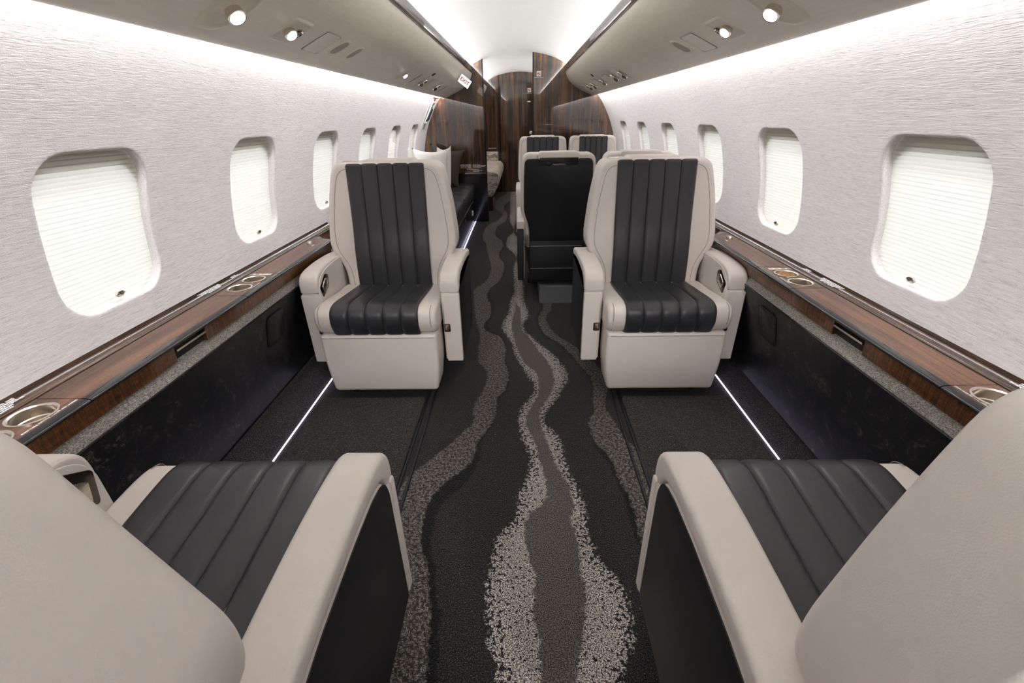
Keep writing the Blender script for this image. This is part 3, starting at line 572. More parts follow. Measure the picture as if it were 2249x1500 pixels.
# linen armrest strip, veneer fascia, ledge
for s in (-1, 1):
    bk_ = [(1.150, -.02), (1.150, .650), (1.202, .650), (1.202, .70), (1.23, .70), (1.23, -.02)]
    ob = sweep_y([(s*x, z) for x, z in bk_], Y0, YE, 'trim_%d' % (12 if s < 0 else 13), BLACKGL); struct(ob)
LZ = .665
for s in (-1, 1):
    side = 'left' if s < 0 else 'right'
    ob = sweep_y([(s*1.048, .602), (s*1.024, .567), (s*1.022, .561), (s*1.048, .557)], Y0, 2.80 if s < 0 else YB-.002, 'trim_%d' % (9 if s < 0 else 10), LINEN); struct(ob)
    YEND = 2.80 if s < 0 else YB-.002
    YL = 2.40                                        # where the wide ledge steps in
    root = thing('side_ledge', 'glossy wood ledge with cup holders under the %s windows' % side, 'ledge', (s*1.1, 1.0, LZ))
    O = Vector(root.location)
    def SY(prof, a, b_, nm, mt, par=root, ny=1): return sweep_y([(x*s-O.x, z-O.z) for x, z in prof], a-O.y, b_-O.y, nm, mt, par, ny=ny)
    # fascia with a slot for the pull-out table
    fas = [(1.031, .599), (1.027, .652), (1.045, .652), (1.045, .599)]
    slot = (1.169, 1.314) if s < 0 else (1.180, 1.323)
    SY(fas, Y0, slot[0], 'fascia', WOODF); SY(fas, slot[1], YL, 'fascia', WOODF)
    SY([(1.043, .600), (1.043, .652), (1.055, .652), (1.055, .600)], slot[0], slot[1], 'table_slot', BLACKV)
    SY([(1.024, .630), (1.024, .636), (1.050, .636), (1.050, .630)], slot[0]+.004, slot[1]-.004, 'slot_handle', STEEL)
    # nosing
    nose = smooth_open([(1.033, .6665), (1.022, .6660), (1.012, .6635), (1.009, .6595), (1.012, .6545), (1.024, .651)], 3)+[(1.05, .651), (1.05, .66)]
    DY = 0 if s < 0 else .035
    segs = [(Y0, .868+DY), (.871+DY, 1.548+DY*.6), (1.551+DY*.6, 1.812+DY*.6), (1.815+DY*.6, YL)]
    for a, b_ in segs: SY(nose, a, b_, 'nosing', GLOSSB)
    # lids
    lid = [(1.032, .650), (1.032, .6665), (1.140, .6665), (1.140, .650)]
    holes = {0: [(.700+DY*1.2, .044), (.804+DY*1.2, .044)], 2: [(1.632, .042), (1.735, .042)]}
    hx = 1.084
    for i, (a, b_) in enumerate(segs):
        if i not in holes: SY(lid, a, b_, 'lid', WOODL); continue
        # top plate pierced by round cup holes
        g = G(); hs = holes[i]; cuts = [a]+[(hs[j][0]+hs[j+1][0])/2 for j in range(len(hs)-1)]+[hs[-1][0]+.055]
        if i == 0: cuts[0] = hs[0][0]-.055; SY(lid, a, cuts[0], 'lid', WOODL)
        if cuts[-1] < b_: SY(lid, cuts[-1], b_, 'lid', WOODL)
        for j, (hy, hr) in enumerate(hs):
            ya, yb = cuts[j], cuts[j+1]; n = 40; P1 = []; P2 = []
            for k in range(n):
                an = 2*PI*k/n+PI/n; c_, s_ = math.cos(an), math.sin(an); P1.append(Vector((s*(hx+hr*c_), hy+hr*s_, .6665))-O)
                sc = min((1.140-hx)/c_ if c_ > 1e-6 else 1e9, (hx-1.032)/-c_ if c_ < -1e-6 else 1e9, (yb-hy)/s_ if s_ > 1e-6 else 1e9, (hy-ya)/-s_ if s_ < -1e-6 else 1e9)
                P2.append([hx+sc*c_, hy+sc*s_])
            for cx, cy in ((1.032, ya), (1.140, ya), (1.140, yb), (1.032, yb)):
                q = min(range(n), key=lambda w: (P2[w][0]-cx)**2+(P2[w][1]-cy)**2); P2[q] = [cx, cy]
            P2 = [Vector((s*x, y, .6665))-O for x, y in P2]
            g.add(P1+P2, [(k, (k+1) % n, n+(k+1) % n, n+k) for k in range(n)])
        g.build('cup_panel', WOODL, root)
        for j, (hy, hr) in enumerate(hs):
            c = Vector((s*hx, hy, .6665))-O
            cup = G().lathe([(hr+.003, .0003), (hr+.003, .003), (hr-.001, .004), (hr-.004, .001), (hr-.004, -.022), (hr-.007, -.024), (hr-.008, -.062), (0, -.062)], c, 40).build('cup_holder', STEEL, root)
            if s > 0 and i == 2 and j == 1: G().lathe([(hr-.0078, -.058), (hr-.0078, -.050)], c, 32).build('glow_ring', AMBER, cup)
    # recessed black channel and ribbed rail against the wall
    SY([(1.140, .650), (1.140, .6655), (1.145, .6655), (1.145, .650)], Y0, YEND, 'shadow_gap', BLACKV)
    SY([(1.145, .65), (1.145, .6675), (1.149, .669), (1.152, .667), (1.157, .667), (1.160, .6705), (1.163, .667), (1.170, .667), (1.173, .6715), (1.177, .6735), (1.181, .668), (1.192, .668), (1.195, .679), (1.201, .679), (1.201, .65)], Y0, YEND, 'back_rail', WOODD)
    # step: ledge narrows behind the chair
    SY([(1.130, .600), (1.130, .6645), (1.146, .6645), (1.146, .600)], YL, YEND, 'narrow_ledge', WOODL)
    g = puff('xy', soft_corners([(s*1.004-O.x, YL-.001-O.y), (s*1.14-O.x, YL-.001-O.y), (s*1.14-O.x, YL+.12-O.y), (s*1.075-O.x, YL+.03-O.y), (s*1.03-O.x, YL+.02-O.y)], [0, 0, .03, .03, .015]), .651-O.z, .6665-O.z, .004, 2, r0=0); g.build('rounded_end', WOODD, root)
    G().lathe([(0, .018), (.012, .018), (.014, .014), (.014, 0)], Vector((s*1.085, 2.29, .667))-O, 20).build('latch_knob', STEEL, root)
    G().box(Vector((s*1.066-.003, 2.262, .667))-O, Vector((s*1.066+.003, 2.29, .668))-O).build('knob_mark', TEXTW, root, smooth=False)
    # switch bar beyond the far cup holders
    bar = puff('xy', [(s*1.040-O.x, 1.786-O.y), (s*1.134-O.x, 1.786-O.y), (s*1.134-O.x, 1.806-O.y), (s*1.040-O.x, 1.806-O.y)], .6667-O.z, .6695-O.z, .001, 2, r0=0).build('switch_bar', STEEL, root)
    for k in range(3): G().lathe([(0, .0012), (.0055, .0012), (.0055, 0)], Vector((s*(1.062+.026*k), 1.796, .6695))-O, 14).build('button', WHITE, bar)
    # white placards
    up = -1 if s < 0 else 1
    def placard(lines, y, x, sz, nm, zo=.0085):
        r_ = None
        for k, l_ in enumerate(lines):
            # letters run along the cabin, read from the aisle
            xd = (0, 1, 0) if s < 0 else (0, -1, 0); yd = (-1, 0, 0) if s < 0 else (1, 0, 0)
            ob_ = text(l_, sz, TEXTW, frame(Vector((s*(x-k*sz*1.02), y, LZ+zo))-O, xd, yd), nm, r_ or root)
            if r_ is None: r_ = ob_
    placard(['FACE AIRCRAFT FORWARD AND', 'UPRIGHT POSITION, HEADREST', 'EXTENDED, AND LAP BELT FASTENED', 'FOR TAXI, TAKEOFF', 'AND LANDING'], .800+DY, 1.186, .0085, 'placard')
    placard(['FACE AIRCRAFT FORWARD AND', 'UPRIGHT POSITION, HEADREST', 'AND LAP BELT FASTENED', 'FOR TAXI, TAKEOFF'], 1.60, 1.186, .0085, 'placard')
    placard(['LIFE VEST', 'UNDER SEAT'], 1.76, 1.184, .0085, 'placard')
    placard(['STOW TABLE FOR TAXI, TAKEOFF, AND LANDING'], .80+DY, 1.038, .0058, 'placard', .0017)
    placard(['STOW FOR TAXI, TAKEOFF'], 1.66, 1.038, .0058, 'placard', .0017)
# ------------------------------------------------------------------ overhead fittings
def bin_frame(s, y, u):
    """point and axes on the bin underside; u = distance |x|"""
    pts = BIN
    for (x0, z0), (x1, z1) in zip(pts[:-1], pts[1:]):
        if x1 <= u <= x0:
            k = (u-x0)/(x1-x0); P = Vector((s*u, y, z0+(z1-z0)*k)); tan = Vector((s*(x0-x1), 0, z0-z1)).normalized(); break
    nrm = Vector((s*0, 1, 0)).cross(tan); nrm = -nrm if nrm.z > 0 else nrm
    return P, tan, nrm.normalized()
def to_local(root): O = Vector(root.location); return lambda q: Vector(q)-O
def fit_shape(root, s, y, u, w, h, mat, name, off0, off1, shape='oval', parent=None, dish=None):
    P, tan, nrm = bin_frame(s, y, u); loc = to_local(root); n = 28; pts = []
    for k in range(n):
        a = 2*PI*k/n; c_, s_ = math.cos(a), math.sin(a)
        if shape == 'oval': e = .75
        elif shape == 'circle': e = 1
        else: e = .28
        pts.append((h/2*math.copysign(abs(c_)**e, c_), w/2*math.copysign(abs(s_)**e, s_)))
    def rg(sc, o_): return [loc(P+tan*a*sc+Vector((0, 1, 0))*b_*sc+nrm*o_) for a, b_ in pts]
    steps = dish or [(1.0, off0), (1.0, off1), (.93, off1+.001), (0.9, off1)]
    V = [q for sc, o_ in steps for q in rg(sc, o_)]; F_ = []
    for i in range(len(steps)-1):
        for q in range(n): F_.append((i*n+q, i*n+(q+1) % n, (i+1)*n+(q+1) % n, (i+1)*n+q))
    F_.append(tuple(range((len(steps)-1)*n, len(steps)*n)))
    return link(name, V, F_, mat, parent or root)
def lamp_body(root, P, aim, r0, ln, parent, lit=True):
    loc = to_local(root); aim = aim.normalized(); q = Vector((0,0,1)).rotation_difference(aim).to_matrix()
    b_ = G().lathe([(r0*.8, -ln*.4), (r0*.85, ln*.3), (r0, ln*.35), (r0, ln*.9), (r0*.93, ln), (r0*.85, ln*.97), (r0*.84, ln*.93)], loc(P), 24, q).build('lamp_barrel', CHROME, parent)
    G().lathe([(0, ln*.94), (r0*.80, ln*.94), (r0*.84, ln*.90)], loc(P), 24, q).build('lens', SPOT if lit else STEEL, b_)
def bin_lamp(s, y, u, label, size=.036, lit=True, group=None):
    P, tan, nrm = bin_frame(s, y, u); root = thing('reading_or_fill_lamp', label, 'reading lamp', tuple(P), group=group)
    b_ = fit_shape(root, s, y, u, size*2.7, size*3.6, RECP, 'bezel', 0, .004, 'oval', dish=[(1.25, -.001), (1.18, .002), (1.0, .003), (.9, .0005), (.8, .0003)])
    lamp_body(root, P+nrm*.001, nrm+Vector((-s*.30, -.35, -.1)), size*.54, size*.62, b_, lit)
    return root
def vent(s, y, u, label, lit=False, group=None):
    P, tan, nrm = bin_frame(s, y, u); root = thing('air_vent_unit', label, 'air vent', tuple(P), group=group)
    b_ = fit_shape(root, s, y, u, .13, .115, BINP, 'bezel', 0, .004, 'sq', dish=[(1.12, -.001), (1.05, .002), (.94, .003), (.88, .0008), (.8, .0006)])
    lamp_body(root, P+Vector((0, -.028, 0))+nrm*.003, nrm+Vector((-s*.3, -.3, 0)), .021, .021, b_, True)
    P2 = P+Vector((0, .030, 0))+nrm*.002; loc = to_local(root); q = Vector((0,0,1)).rotation_difference(nrm).to_matrix()
    nz = G().lathe([(.026, 0), (.027, .004), (.024, .006), (.020, .002), (.008, .001), (.008, .008), (0, .009)], loc(P2), 24, q).build('air_nozzle', CHROME, b_)
    g = G()
    for k in range(6):
        a = 2*PI*k/6; pa = P2+(q @ Vector((.010*math.cos(a), .010*math.sin(a), .004))); pb = P2+(q @ Vector((.021*math.cos(a), .021*math.sin(a), .004))); g.tube([loc(pa), loc(pb)], .0014, 5)
    g.build('vane', STEEL, nz)
    return root
def slot(s, y, u, label, w=.05, h=.11, group=None):
    P, tan, nrm = bin_frame(s, y, u); root = thing('speaker_recess', label, 'recess', tuple(P), group=group)
    fit_shape(root, s, y, u, w*1.25, h*1.15, RECP, 'rim', 0, 0, 'oval', dish=[(1.15, -.001), (1.05, .003), (.92, .003), (.85, .0008)])
    fit_shape(root, s, y, u, w, h, simple('recess_grey', (.40, .37, .31), .5), 'grille', .0008, .0016, 'oval'); return root
def hatch(s, y, u, label, w=.135, h=.125, group=None):
    P, tan, nrm = bin_frame(s, y, u); root = thing('oxygen_mask_door', label, 'panel door', tuple(P), group=group)
    lf = fit_shape(root, s, y, u, w, h, BINP, 'door_leaf', 0, .0022, 'sq')
    loc = to_local(root); pts = []
    for a_, b_ in rrect(0, 0, h*1.0, w*1.0, .008, 3): pts.append(loc(P+tan*a_+Vector((0, 1, 0))*b_+nrm*.0012))
    G().tube(pts+[pts[0]], .0012, 5).build('seam_line', SEAM, root); return root
def reading_or_fill_spot(s, y, aim, power):
    P, tan, nrm = bin_frame(s, y, .74); l = bpy.data.lights.new('reading_or_fill_beam', 'SPOT'); l.energy = power; l.spot_size = math.radians(72); l.spot_blend = 1.0; l.shadow_soft_size = .05; l.color = (1, .98, .95)
    ob_ = bpy.data.objects.new('reading_or_fill_beam', l); COL.objects.link(ob_); ob_.location = P+nrm*.06; ob_.rotation_euler = (Vector(aim)-ob_.location).to_track_quat('-Z', 'Y').to_euler()
for s in (-1, 1):
    bin_lamp(s, -.35, .74, 'unseen fill lamp added on the %s bin above and behind the camera' % ('left' if s < 0 else 'right'), .045, lit=False)  # invented unlit lamp body out of view, stands for the fill beam below
    reading_or_fill_spot(s, -.35, (s*.5, 1.2, 0), 40)  # added fill beam from out of view, brightens the facing leg rests
    reading_or_fill_spot(s, 1.49, (s*.55, 1.2, .4), 7)
bin_lamp(-1, 1.43, .74, 'large round reading lamp nearest the camera on the left bin', .045)
bin_lamp(1, 1.55, .74, 'large round reading lamp nearest the camera on the right bin', .045)
vent(-1, 1.775, .74, 'paired chrome lamp and air vent nearest on the left bin')
vent(1, 1.90, .74, 'paired chrome lamp and air vent nearest on the right bin')
hatch(-1, 2.03, .742, 'flush rectangular mask door on the left bin behind the nearest vent')
hatch(1, 2.19, .75, 'flush rectangular mask door on the right bin behind the nearest vent')
slot(-1, 2.20, .735, 'shallow oval recess on the left bin beside the near mask door', .07, .085)
slot(-1, 2.38, .735, 'slimmer oval recess on the left bin farther from the near mask door', .055, .08)
slot(1, 2.37, .738, 'shallow oval recess on the right bin beside the near mask door', .075, .085)
bin_lamp(-1, 3.39, .746, 'small lit round lamp midway down the left bin', .034)
slot(-1, 3.76, .75, 'narrow oval recess just beyond the lit lamp on the left bin', .06, .12)
def nozzle_unit(s, y, u, label, n=1, group=None):
    P, tan, nrm = bin_frame(s, y, u); root = thing('air_vent_unit', label, 'air vent', tuple(P), group=group)
    b_ = fit_shape(root, s, y, u, .10, .16, RECP, 'bezel', 0, 0, 'oval', dish=[(1.1, -.001), (1.0, .002), (.88, .003), (.8, .0008)])
    lamp_body(root, P+nrm*.002+tan*.02, nrm+Vector((-s*.2, -.5, 0)), .020, .024, b_, False); lamp_body(root, P+nrm*.002-tan*.02, nrm+Vector((-s*.2, -.2, 0)), .018, .020, b_, False); return root
nozzle_unit(-1, 4.02, .752, 'single chrome nozzle beyond the narrow recess on the left bin')
hatch(-1, 4.34, .75, 'flush mask door far down the left bin', .16, .12)
nozzle_unit(-1, 4.66, .752, 'last chrome nozzle on the left bin before the exit sign')
slot(-1, 5.06, .752, 'farthest oval recess on the left bin', .06, .12)
nozzle_unit(1, 3.66, .745, 'first of two adjoining chrome nozzles midway down the right bin'); nozzle_unit(1, 3.93, .74, 'second of two adjoining chrome nozzles midway down the right bin')
hatch(1, 4.18, .74, 'flush mask door on the right bin between the chrome nozzles', .16, .12)
nozzle_unit(1, 4.45, .74, 'lone chrome nozzle between two mask doors on the right bin'); hatch(1, 4.72, .74, 'last flush mask door down the right bin', .16, .12)
nozzle_unit(1, 4.98, .737, 'fourth chrome nozzle down the right bin beyond the last mask door'); nozzle_unit(1, 5.24, .738, 'farthest chrome nozzle on the right bin')
slot(1, 5.56, .745, 'oval recess nearest the bulkhead on the right bin', .06, .12)
for s, y, u in ((-1, 4.05, .662), (1, 4.53, .649)):
    P, tan, nrm = bin_frame(s, y, u); root = thing('sensor_window', 'small dark square sensor on the curve of the %s bin' % ('left' if s < 0 else 'right'), 'sensor', tuple(P))
    fit_shape(root, s, y, u, .075, .042, BINP, 'rim', 0, .003, 'sq'); fit_shape(root, s, y, u, .062, .032, BLACKV, 'lens', .003, .0045, 'sq')
# EXIT sign hanging from the left bin
c = Vector((-.522, 5.0, 1.560)); root = thing('exit_sign', 'white EXIT sign with red letters tilted under the left overhead bin', 'sign', tuple(c))
xd = Vector((.095, 0, -.071)).normalized(); yd = Vector((.071, 0, .095)).normalized()
g = G(); hw_, hh_ = .056, .038; nn = xd.cross(yd)
V = []
for o_ in (-.012, .012):
    for a_, b_ in ((-1,-1),(1,-1),(1,1),(-1,1)): V.append(xd*a_*hw_+yd*b_*hh_+nn*o_)
g.add(V, [(0,1,2,3),(4,5,6,7),(0,1,5,4),(1,2,6,5),(2,3,7,6),(3,0,4,7)]); g.build('sign_box', emit('lit_sign_face', (1, .97, .95), .75), root, smooth=False)
text('EXIT', .046, REDI, frame(nn*(.0125 if nn.y < 0 else -.0125), xd, yd), 'lettering', root, .001)
# emergency exit handle on the left wall
root = thing('emergency_exit_latch', 'silver emergency exit handle in the left wall beside the bulkhead', 'emergency latch', (-1.12, 5.78, 1.30)); O = Vector(root.location)
def wp(y, z, off=0):
    x = wall_x(z); n = Vector((x, z-WZ)).normalized(); return Vector((-(x-n.x*off), y, z-n.y*off))-O
V = []; F_ = []
ol = rrect(5.78, 1.30, .13, .23, .02, 4); m = len(ol)
V = [wp(y, z, 0) for y, z in ol]+[wp(y, z, .012) for y, z in ol]+[wp(5.78+(y-5.78)*.8, 1.30+(z-1.30)*.88, .012) for y, z in ol]+[wp(5.78+(y-5.78)*.8, 1.30+(z-1.30)*.88, .002) for y, z in ol]
F_ = [(k*m+q, k*m+(q+1) % m, (k+1)*m+(q+1) % m, (k+1)*m+q) for k in range(3) for q in range(m)]+[tuple(range(3*m, 4*m))]
link('handle_frame', V, F_, WHITE, root)
G().tube([wp(5.78, 1.22, .006), wp(5.78, 1.24, .022), wp(5.78, 1.345, .022), wp(5.78, 1.365, .006)], .011, 10).build('pull_bar', DARKMET, root)
V = [wp(y, z, .003) for y, z in rrect(5.78, 1.452-.02, .07, .030, .004, 2)]; link('red_marking', V, [tuple(range(len(V)))], REDI, root, smooth=False)
pts = [wp(5.56, 1.10, .002), wp(5.56, 1.40, .002), wp(5.60, 1.455, .002), wp(6.0, 1.46, .002)]
G().tube(pts, .003, 6).build('hatch_seam', WHITE, root)
# ================================================================== CHAIRS
def ribbed(path, hw, ribs, h, thick=.006, nacross=8):
    """quilted panel following a path of (y,z) points; returns G in chair coordinates"""
    P = [Vector(q) for q in path]; g = G(); L = len(P); V = []; nx = ribs*nacross
    for i, q in enumerate(P):
        tg = (P[min(i+1, L-1)]-P[max(i-1, 0)]).normalized(); nr = Vector((-tg.y, tg.x)); HW = hw(i/(L-1)) if callable(hw) else hw
        if i == 0: pass
        for k in range(nx+1):
            w = .5-.5*math.cos(PI*(k % nacross)/nacross) if k < nx else 1.0; u = (k//nacross+w)/ribs if k < nx else 1.0
            bul = .0035+h*(1-abs(2*w-1)**7); x = -HW+2*HW*u; endf = min(1, i/3, (L-1-i)/3)
            o_ = -thick+(thick+bul)*(.35+.65*endf)
            V.append((x, q.x+nr.x*o_, q.y+nr.y*o_))
    F_ = []
    for i in range(L-1):
        for k in range(nx): a = i*(nx+1)+k; F_.append((a, a+1, a+nx+2, a+nx+1))
    g.add(V, F_); return g
def chair(kind, s, loc, rz, label, group=None, hw=.366, aw=.088, back_off=0.0, recline=8.0, bw=1.0, zb=.18, zt=1.062, tw=.262, mw=.300, shw=.322, shz=0, adz=0, pdx=0):
    """faces -y; s = +1 when the window side is local +x"""
    root = thing('aircraft_seat', label, 'seat', loc, rz, group)
    iw = hw-aw                                    # inner half width between the arms
    # --- seat cushion
    prof = smooth_closed([(-.108, .398), (-.122, .44), (-.112, .486), (-.075, .503), (.02, .500), (.16, .484), (.33, .468), (.34, .40), (.30, .375), (.0, .372), (-.08, .378)], 5)
    cu = puff('yz', prof, -iw+.004, iw-.004, .022, 4).build('seat_cushion', BEIGE, root)
    pw = min(.196, iw*.76)
    path = smooth_open([(-.02, .372), (-.09, .378), (-.109, .400), (-.123, .44), (-.113, .486), (-.076, .5045), (-.02, .5035), (.06, .495), (.16, .485), (.27, .473), (.33, .468)], 5)
    ribbed(path, pw, 5, .0068, .004, 14).build('cushion_panel', BLACKL, cu)
    # stitched end panel seam
    for sx in (-1, 1):
        pts = [(sx*(iw-.029), y, z) for y, z in smooth_open([(-.10, .385), (-.124, .44), (-.113, .492), (-.08, .507)], 4)]
        G().tube(pts, .0012, 5).build('stitching', SEAM, cu)
    # --- leg rest
    o_ = soft_corners([(-iw+.012, .376), (iw-.012, .376), (iw-.010, .22), (iw-.030, .078), (-iw+.030, .078), (-iw+.010, .22)], [.016, .016, .09, .018, .018, .09], 5)
    lr = puff('xz', o_, .04, -.112, .016, 4, r0=0).build('leg_rest', BEIGE, root)
    # --- arms
    def armprof():
        top = smooth_open([(.002, .537), (.002, .566), (.009, .594), (.030, .615), (.08, .627), (.20, .632), (.36, .625), (.48, .610), (.505, .603)], 4)
        bot = smooth_open([(.502, .556), (.47, .566), (.36, .582), (.22, .588), (.11, .584), (.066, .570), (.046, .548), (.042, .537)], 4)
        return top+bot
    pad_o = armprof()
    core = [(.005, zb+.008), (.005, .534), (.042, .534), (.046, .548), (.066, .570), (.11, .584), (.22, .598), (.36, .590), (.47, .574), (.49, .50), (.48, .34), (.46, zb), (.02, zb)]
    up_ = lambda L_: [(a_, z_+adz*min(1, max(0, (z_-.50)/.04))) for a_, z_ in L_]
    core = up_(core); pad_o = up_(pad_o)
    for sx in (-1, 1):
        window = sx == s; x0, x1 = sx*(iw+.002), sx*hw
        nm = 'window_arm' if window else 'aisle_arm'
        arm = puff('yz', core, x0, x1-sx*.004, .006, 2).build(nm, BEIGE, root)
        puff('yz', pad_o, x0-sx*(.003), x1, .013, 4).build('arm_pad', BEIGE, arm)
        fpn = puff('xz', soft_corners([(sx*(iw+.010), zb), (sx*(hw-.002), zb), (sx*(hw-.001), .528+adz), (sx*(iw+.010), .528+adz)], .006, 2), .02, -.0035, .004, 3, r0=0).build('arm_front', BEIGE, arm)
        if not window:
            bp = soft_corners([(.034, zb+.004), (.034, .525), (.050, .553), (.075, .568), (.12, .577), (.22, .580), (.36, .574), (.462, .558), (.48, .50), (.47, .34), (.452, zb-.002)], [0, .01, .01, .01, .01, .02, .02, .01, .01, .02, 0], 3)
            bp = up_(bp)
            puff('yz', bp, x1-sx*.010, x1-sx*.0015, .002, 2, r0=0).build('side_panel', BLACKP, arm)
        rr_ = soft_corners([(x0+sx*.004, zb), (x1-sx*.004, zb), (x1-sx*.003, .548), (x0+sx*.004, .548)], .006, 2)
        g_ = puff('xz', rr_, .44, .498, .004, 2, r0=0)
        g_.build('rear_cover', BLACKP, arm)
        # switch on the arm front
        sxx = sx*(hw-.066); zz = .36 if sx != s else .352
        pl_ = puff('xz', rrect(sxx, zz, .030, .042, .006, 3), 0, -.0065, .002, 2, r0=0).build('switch_plate', simple('pewter', (.16, .14, .12), .35, 1), fpn)
        puff('xz', rrect(sxx, zz+.003, .016, .022, .003, 2), -.006, -.009, .0015, 2, r0=0).build('rocker', GOLDM, pl_)
        if window:
            ip = soft_corners([(.008, zb+.02), (.008, .545), (.022, .585), (.052, .606), (.105, .6195), (.22, .6255), (.36, .618), (.48, .602), (.48, .40), (.46, zb+.02)], [0, .01, .02, .02, .02, .02, .02, .02, 0, 0], 3)
            ip = up_(ip)
            puff('yz', ip, x0+sx*.004, x0-sx*.0065, .003, 2, r0=0).build('inner_panel', BEIGE, arm)
        if window:   # recessed belt/recline control on the inner face
            q = soft_corners([(.012, .560), (.085, .604), (.122, .592), (.112, .540), (.030, .505)], .012, 4)
            q = up_(q)
            bz = puff('yz', q, x0+sx*.002, x0-sx*.0085, .002, 2, r0=0).build('control_bezel', simple('bronze_bezel', (.10, .085, .06), .25, 1), arm)
            puff('yz', [(a*.62+.027, b_*.62+.212) for a, b_ in q], x0-sx*.008, x0-sx*.013, .002, 2, r0=0).build('control_lever', GOLDM, bz)
    # --- backrest
    A_ = math.tan(math.radians(recline)); yb0 = .285+back_off
    def yb(z): return yb0+(z-.45)*A_
    ow = soft_corners([(-.252*bw, .43), (.252*bw, .43), (.256*bw, .555), (shw*bw, .660+shz), (shw*bw, .72+shz), (mw*bw, .90+shz*.4), (tw*bw, zt), (-tw*bw, zt), (-mw*bw, .90+shz*.4), (-shw*bw, .72+shz), (-shw*bw, .660+shz), (-.256*bw, .555)], [.02, .02, .05, .04, .03, .1, .055, .055, .1, .03, .04, .05], 6)
    T = .155
    g = puff('xz', ow, T, 0, .024, 5, r0=.018)
    for v in g.v: v.y += yb(v.z)
    bk = g.build('backrest', BEIGE, root)
    # front seam line
    sl = soft_corners([(-.215*bw, .47), (-.222*bw, .56), (-.284*bw, .665), (-.286*bw, .73), (-(mw-.034)*bw, .90), (-(tw-.03)*bw, zt-.027), ((tw-.03)*bw, zt-.027), ((mw-.034)*bw, .90), (.286*bw, .73), (.284*bw, .665), (.222*bw, .56), (.215*bw, .47)], [.0, .05, .05, .05, .1, .05, .05, .1, .05, .05, .05, 0], 5)
    G().tube([(x, yb(z)-.0008, z) for x, z in sl], .0011, 5).build('stitching', SEAM, bk)
    pth = [(yb(.452)+.02, .440), (yb(.46), .458)]+[(yb(z)-.001-.010*math.sin(PI*min(1, max(0, (z-.46)/.30))) , z) for z in [.50, .56, .62, .68, .75, .82, .90, .96, zt-.052, zt-.027, zt-.014]]+[(yb(1.05)+.012, zt-.010)]
    rb = ribbed(smooth_open(pth, 4), pw*.965, 5, .0068, .004, 14)
    rb.build('back_panel', BLACKL, bk)
    # rear shell
    rs = soft_corners([(-.245*bw, .44), (.245*bw, .44), (.246*bw, .56), (.292*bw, .66), (.292*bw, .74), ((mw-.028)*bw, .90), ((tw-.019)*bw, zt-.032), (.125, zt-.032), (.125, zt-.07), (-.125, zt-.07), (-.125, zt-.032), (-(tw-.019)*bw, zt-.032), (-(mw-.028)*bw, .90), (-.292*bw, .74), (-.292*bw, .66), (-.246*bw, .56)], [.01, .01, .05, .04, .04, .08, .035, .012, .012, .012, .012, .035, .08, .04, .04, .05], 4)
    g = puff('xz', rs, T-.02, T+.008, .006, 3, r0=0)
    for v in g.v: v.y += yb(v.z)
    shl = g.build('rear_shell', BLACKP, bk)
    # pop-up head cushion
    hc = soft_corners([(-.132, zt-.062), (.132, zt-.062), (.132, zt-.004), (.120, zt+.008), (-.120, zt+.008), (-.132, zt-.004)], .008, 3)
    g = puff('xz', hc, .045, T+.006, .010, 3)
    for v in g.v: v.y += yb(v.z)
    cap = g.build('head_cushion', BEIGE, bk)
    g = puff('xz', soft_corners([(-.126, zt-.076), (-.05, zt-.076), (-.04, zt-.064), (.04, zt-.064), (.05, zt-.076), (.126, zt-.076), (.126, zt-.026), (-.126, zt-.026)], .006, 2), T-.01, T+.010, .003, 2, r0=0)
    for v in g.v: v.y += yb(v.z)
    g.build('cushion_grip', DARKMET, cap)
    g = G().box((-.225*bw, T*.35, zt-.002), (-.150*bw, T*.62, zt+.0015))
    for v in g.v: v.y += yb(v.z)
    g.build('top_controls', GOLDM, bk, smooth=False)
    # lower back shell with two piped seams
    g = puff('xz', soft_corners([(-.232*bw, .168), (.232*bw, .168), (.246*bw, .46), (-.246*bw, .46)], .01, 2), .36+back_off, .455+back_off, .006, 2, r0=0); lb = g.build('lower_shell', BLACKP, root)
    for z in (.262, .425): G().tube([(-.232*bw, .457+back_off, z), (.232*bw, .457+back_off, z)], .0025, 6).build('piped_seam', PIPING, lb)
    # base
    G().box((-iw+.03, .02, .13), (iw-.03, .40, .378)).build('base_frame', BLACKV, root, smooth=False)
    G().box((-.19+pdx, .04, .0), (.19+pdx, .50, .125)).build('pedestal', GREYP, root, smooth=False)
    for sx in (-1, 1): G().box((sx*.185-.012, -.03, .022), (sx*.185+.012, .10, .07)).build('track_foot', DARKMET, root, smooth=False)
    return root
XC = .652; FXC = .010
chair('club', -1, (FXC+.006-XC, 1.91, 0), 0, 'beige and black leather seat facing the camera on the left of the aisle')
chair('club', 1, (FX-.004+XC, 1.91, 0), 0, 'beige and black leather seat facing the camera on the right of the aisle')
chair('club', 1, (FX+.004-XC, .725, 0), PI, 'cut-off foreground seat at bottom left seen from behind', back_off=.155, recline=0, zb=.20, tw=.236, mw=.290, zt=1.056, shw=.350, shz=.07, adz=.032)
chair('club', -1, (FXC+XC, .725, 0), PI, 'cut-off foreground seat at bottom right seen from behind', back_off=.105, recline=1, zb=.20, tw=.248, mw=.290, zt=1.058, shw=.322, shz=.01, adz=.032)
chair('club', -1, (.264, 3.60, 0), PI, 'seat turned away from the camera with a black leather back at the aisle', pdx=-.075, hw=.278, aw=.055, bw=.78, tw=.302, mw=.318, zt=1.036, recline=5, back_off=.02)
chair('club', 1, (.790, 3.60, 0), PI, 'seat turned away by the right wall, mostly hidden behind the right front seat', hw=.225, aw=.03, bw=.74, tw=.302, mw=.318, zt=1.036, recline=5, back_off=.02)
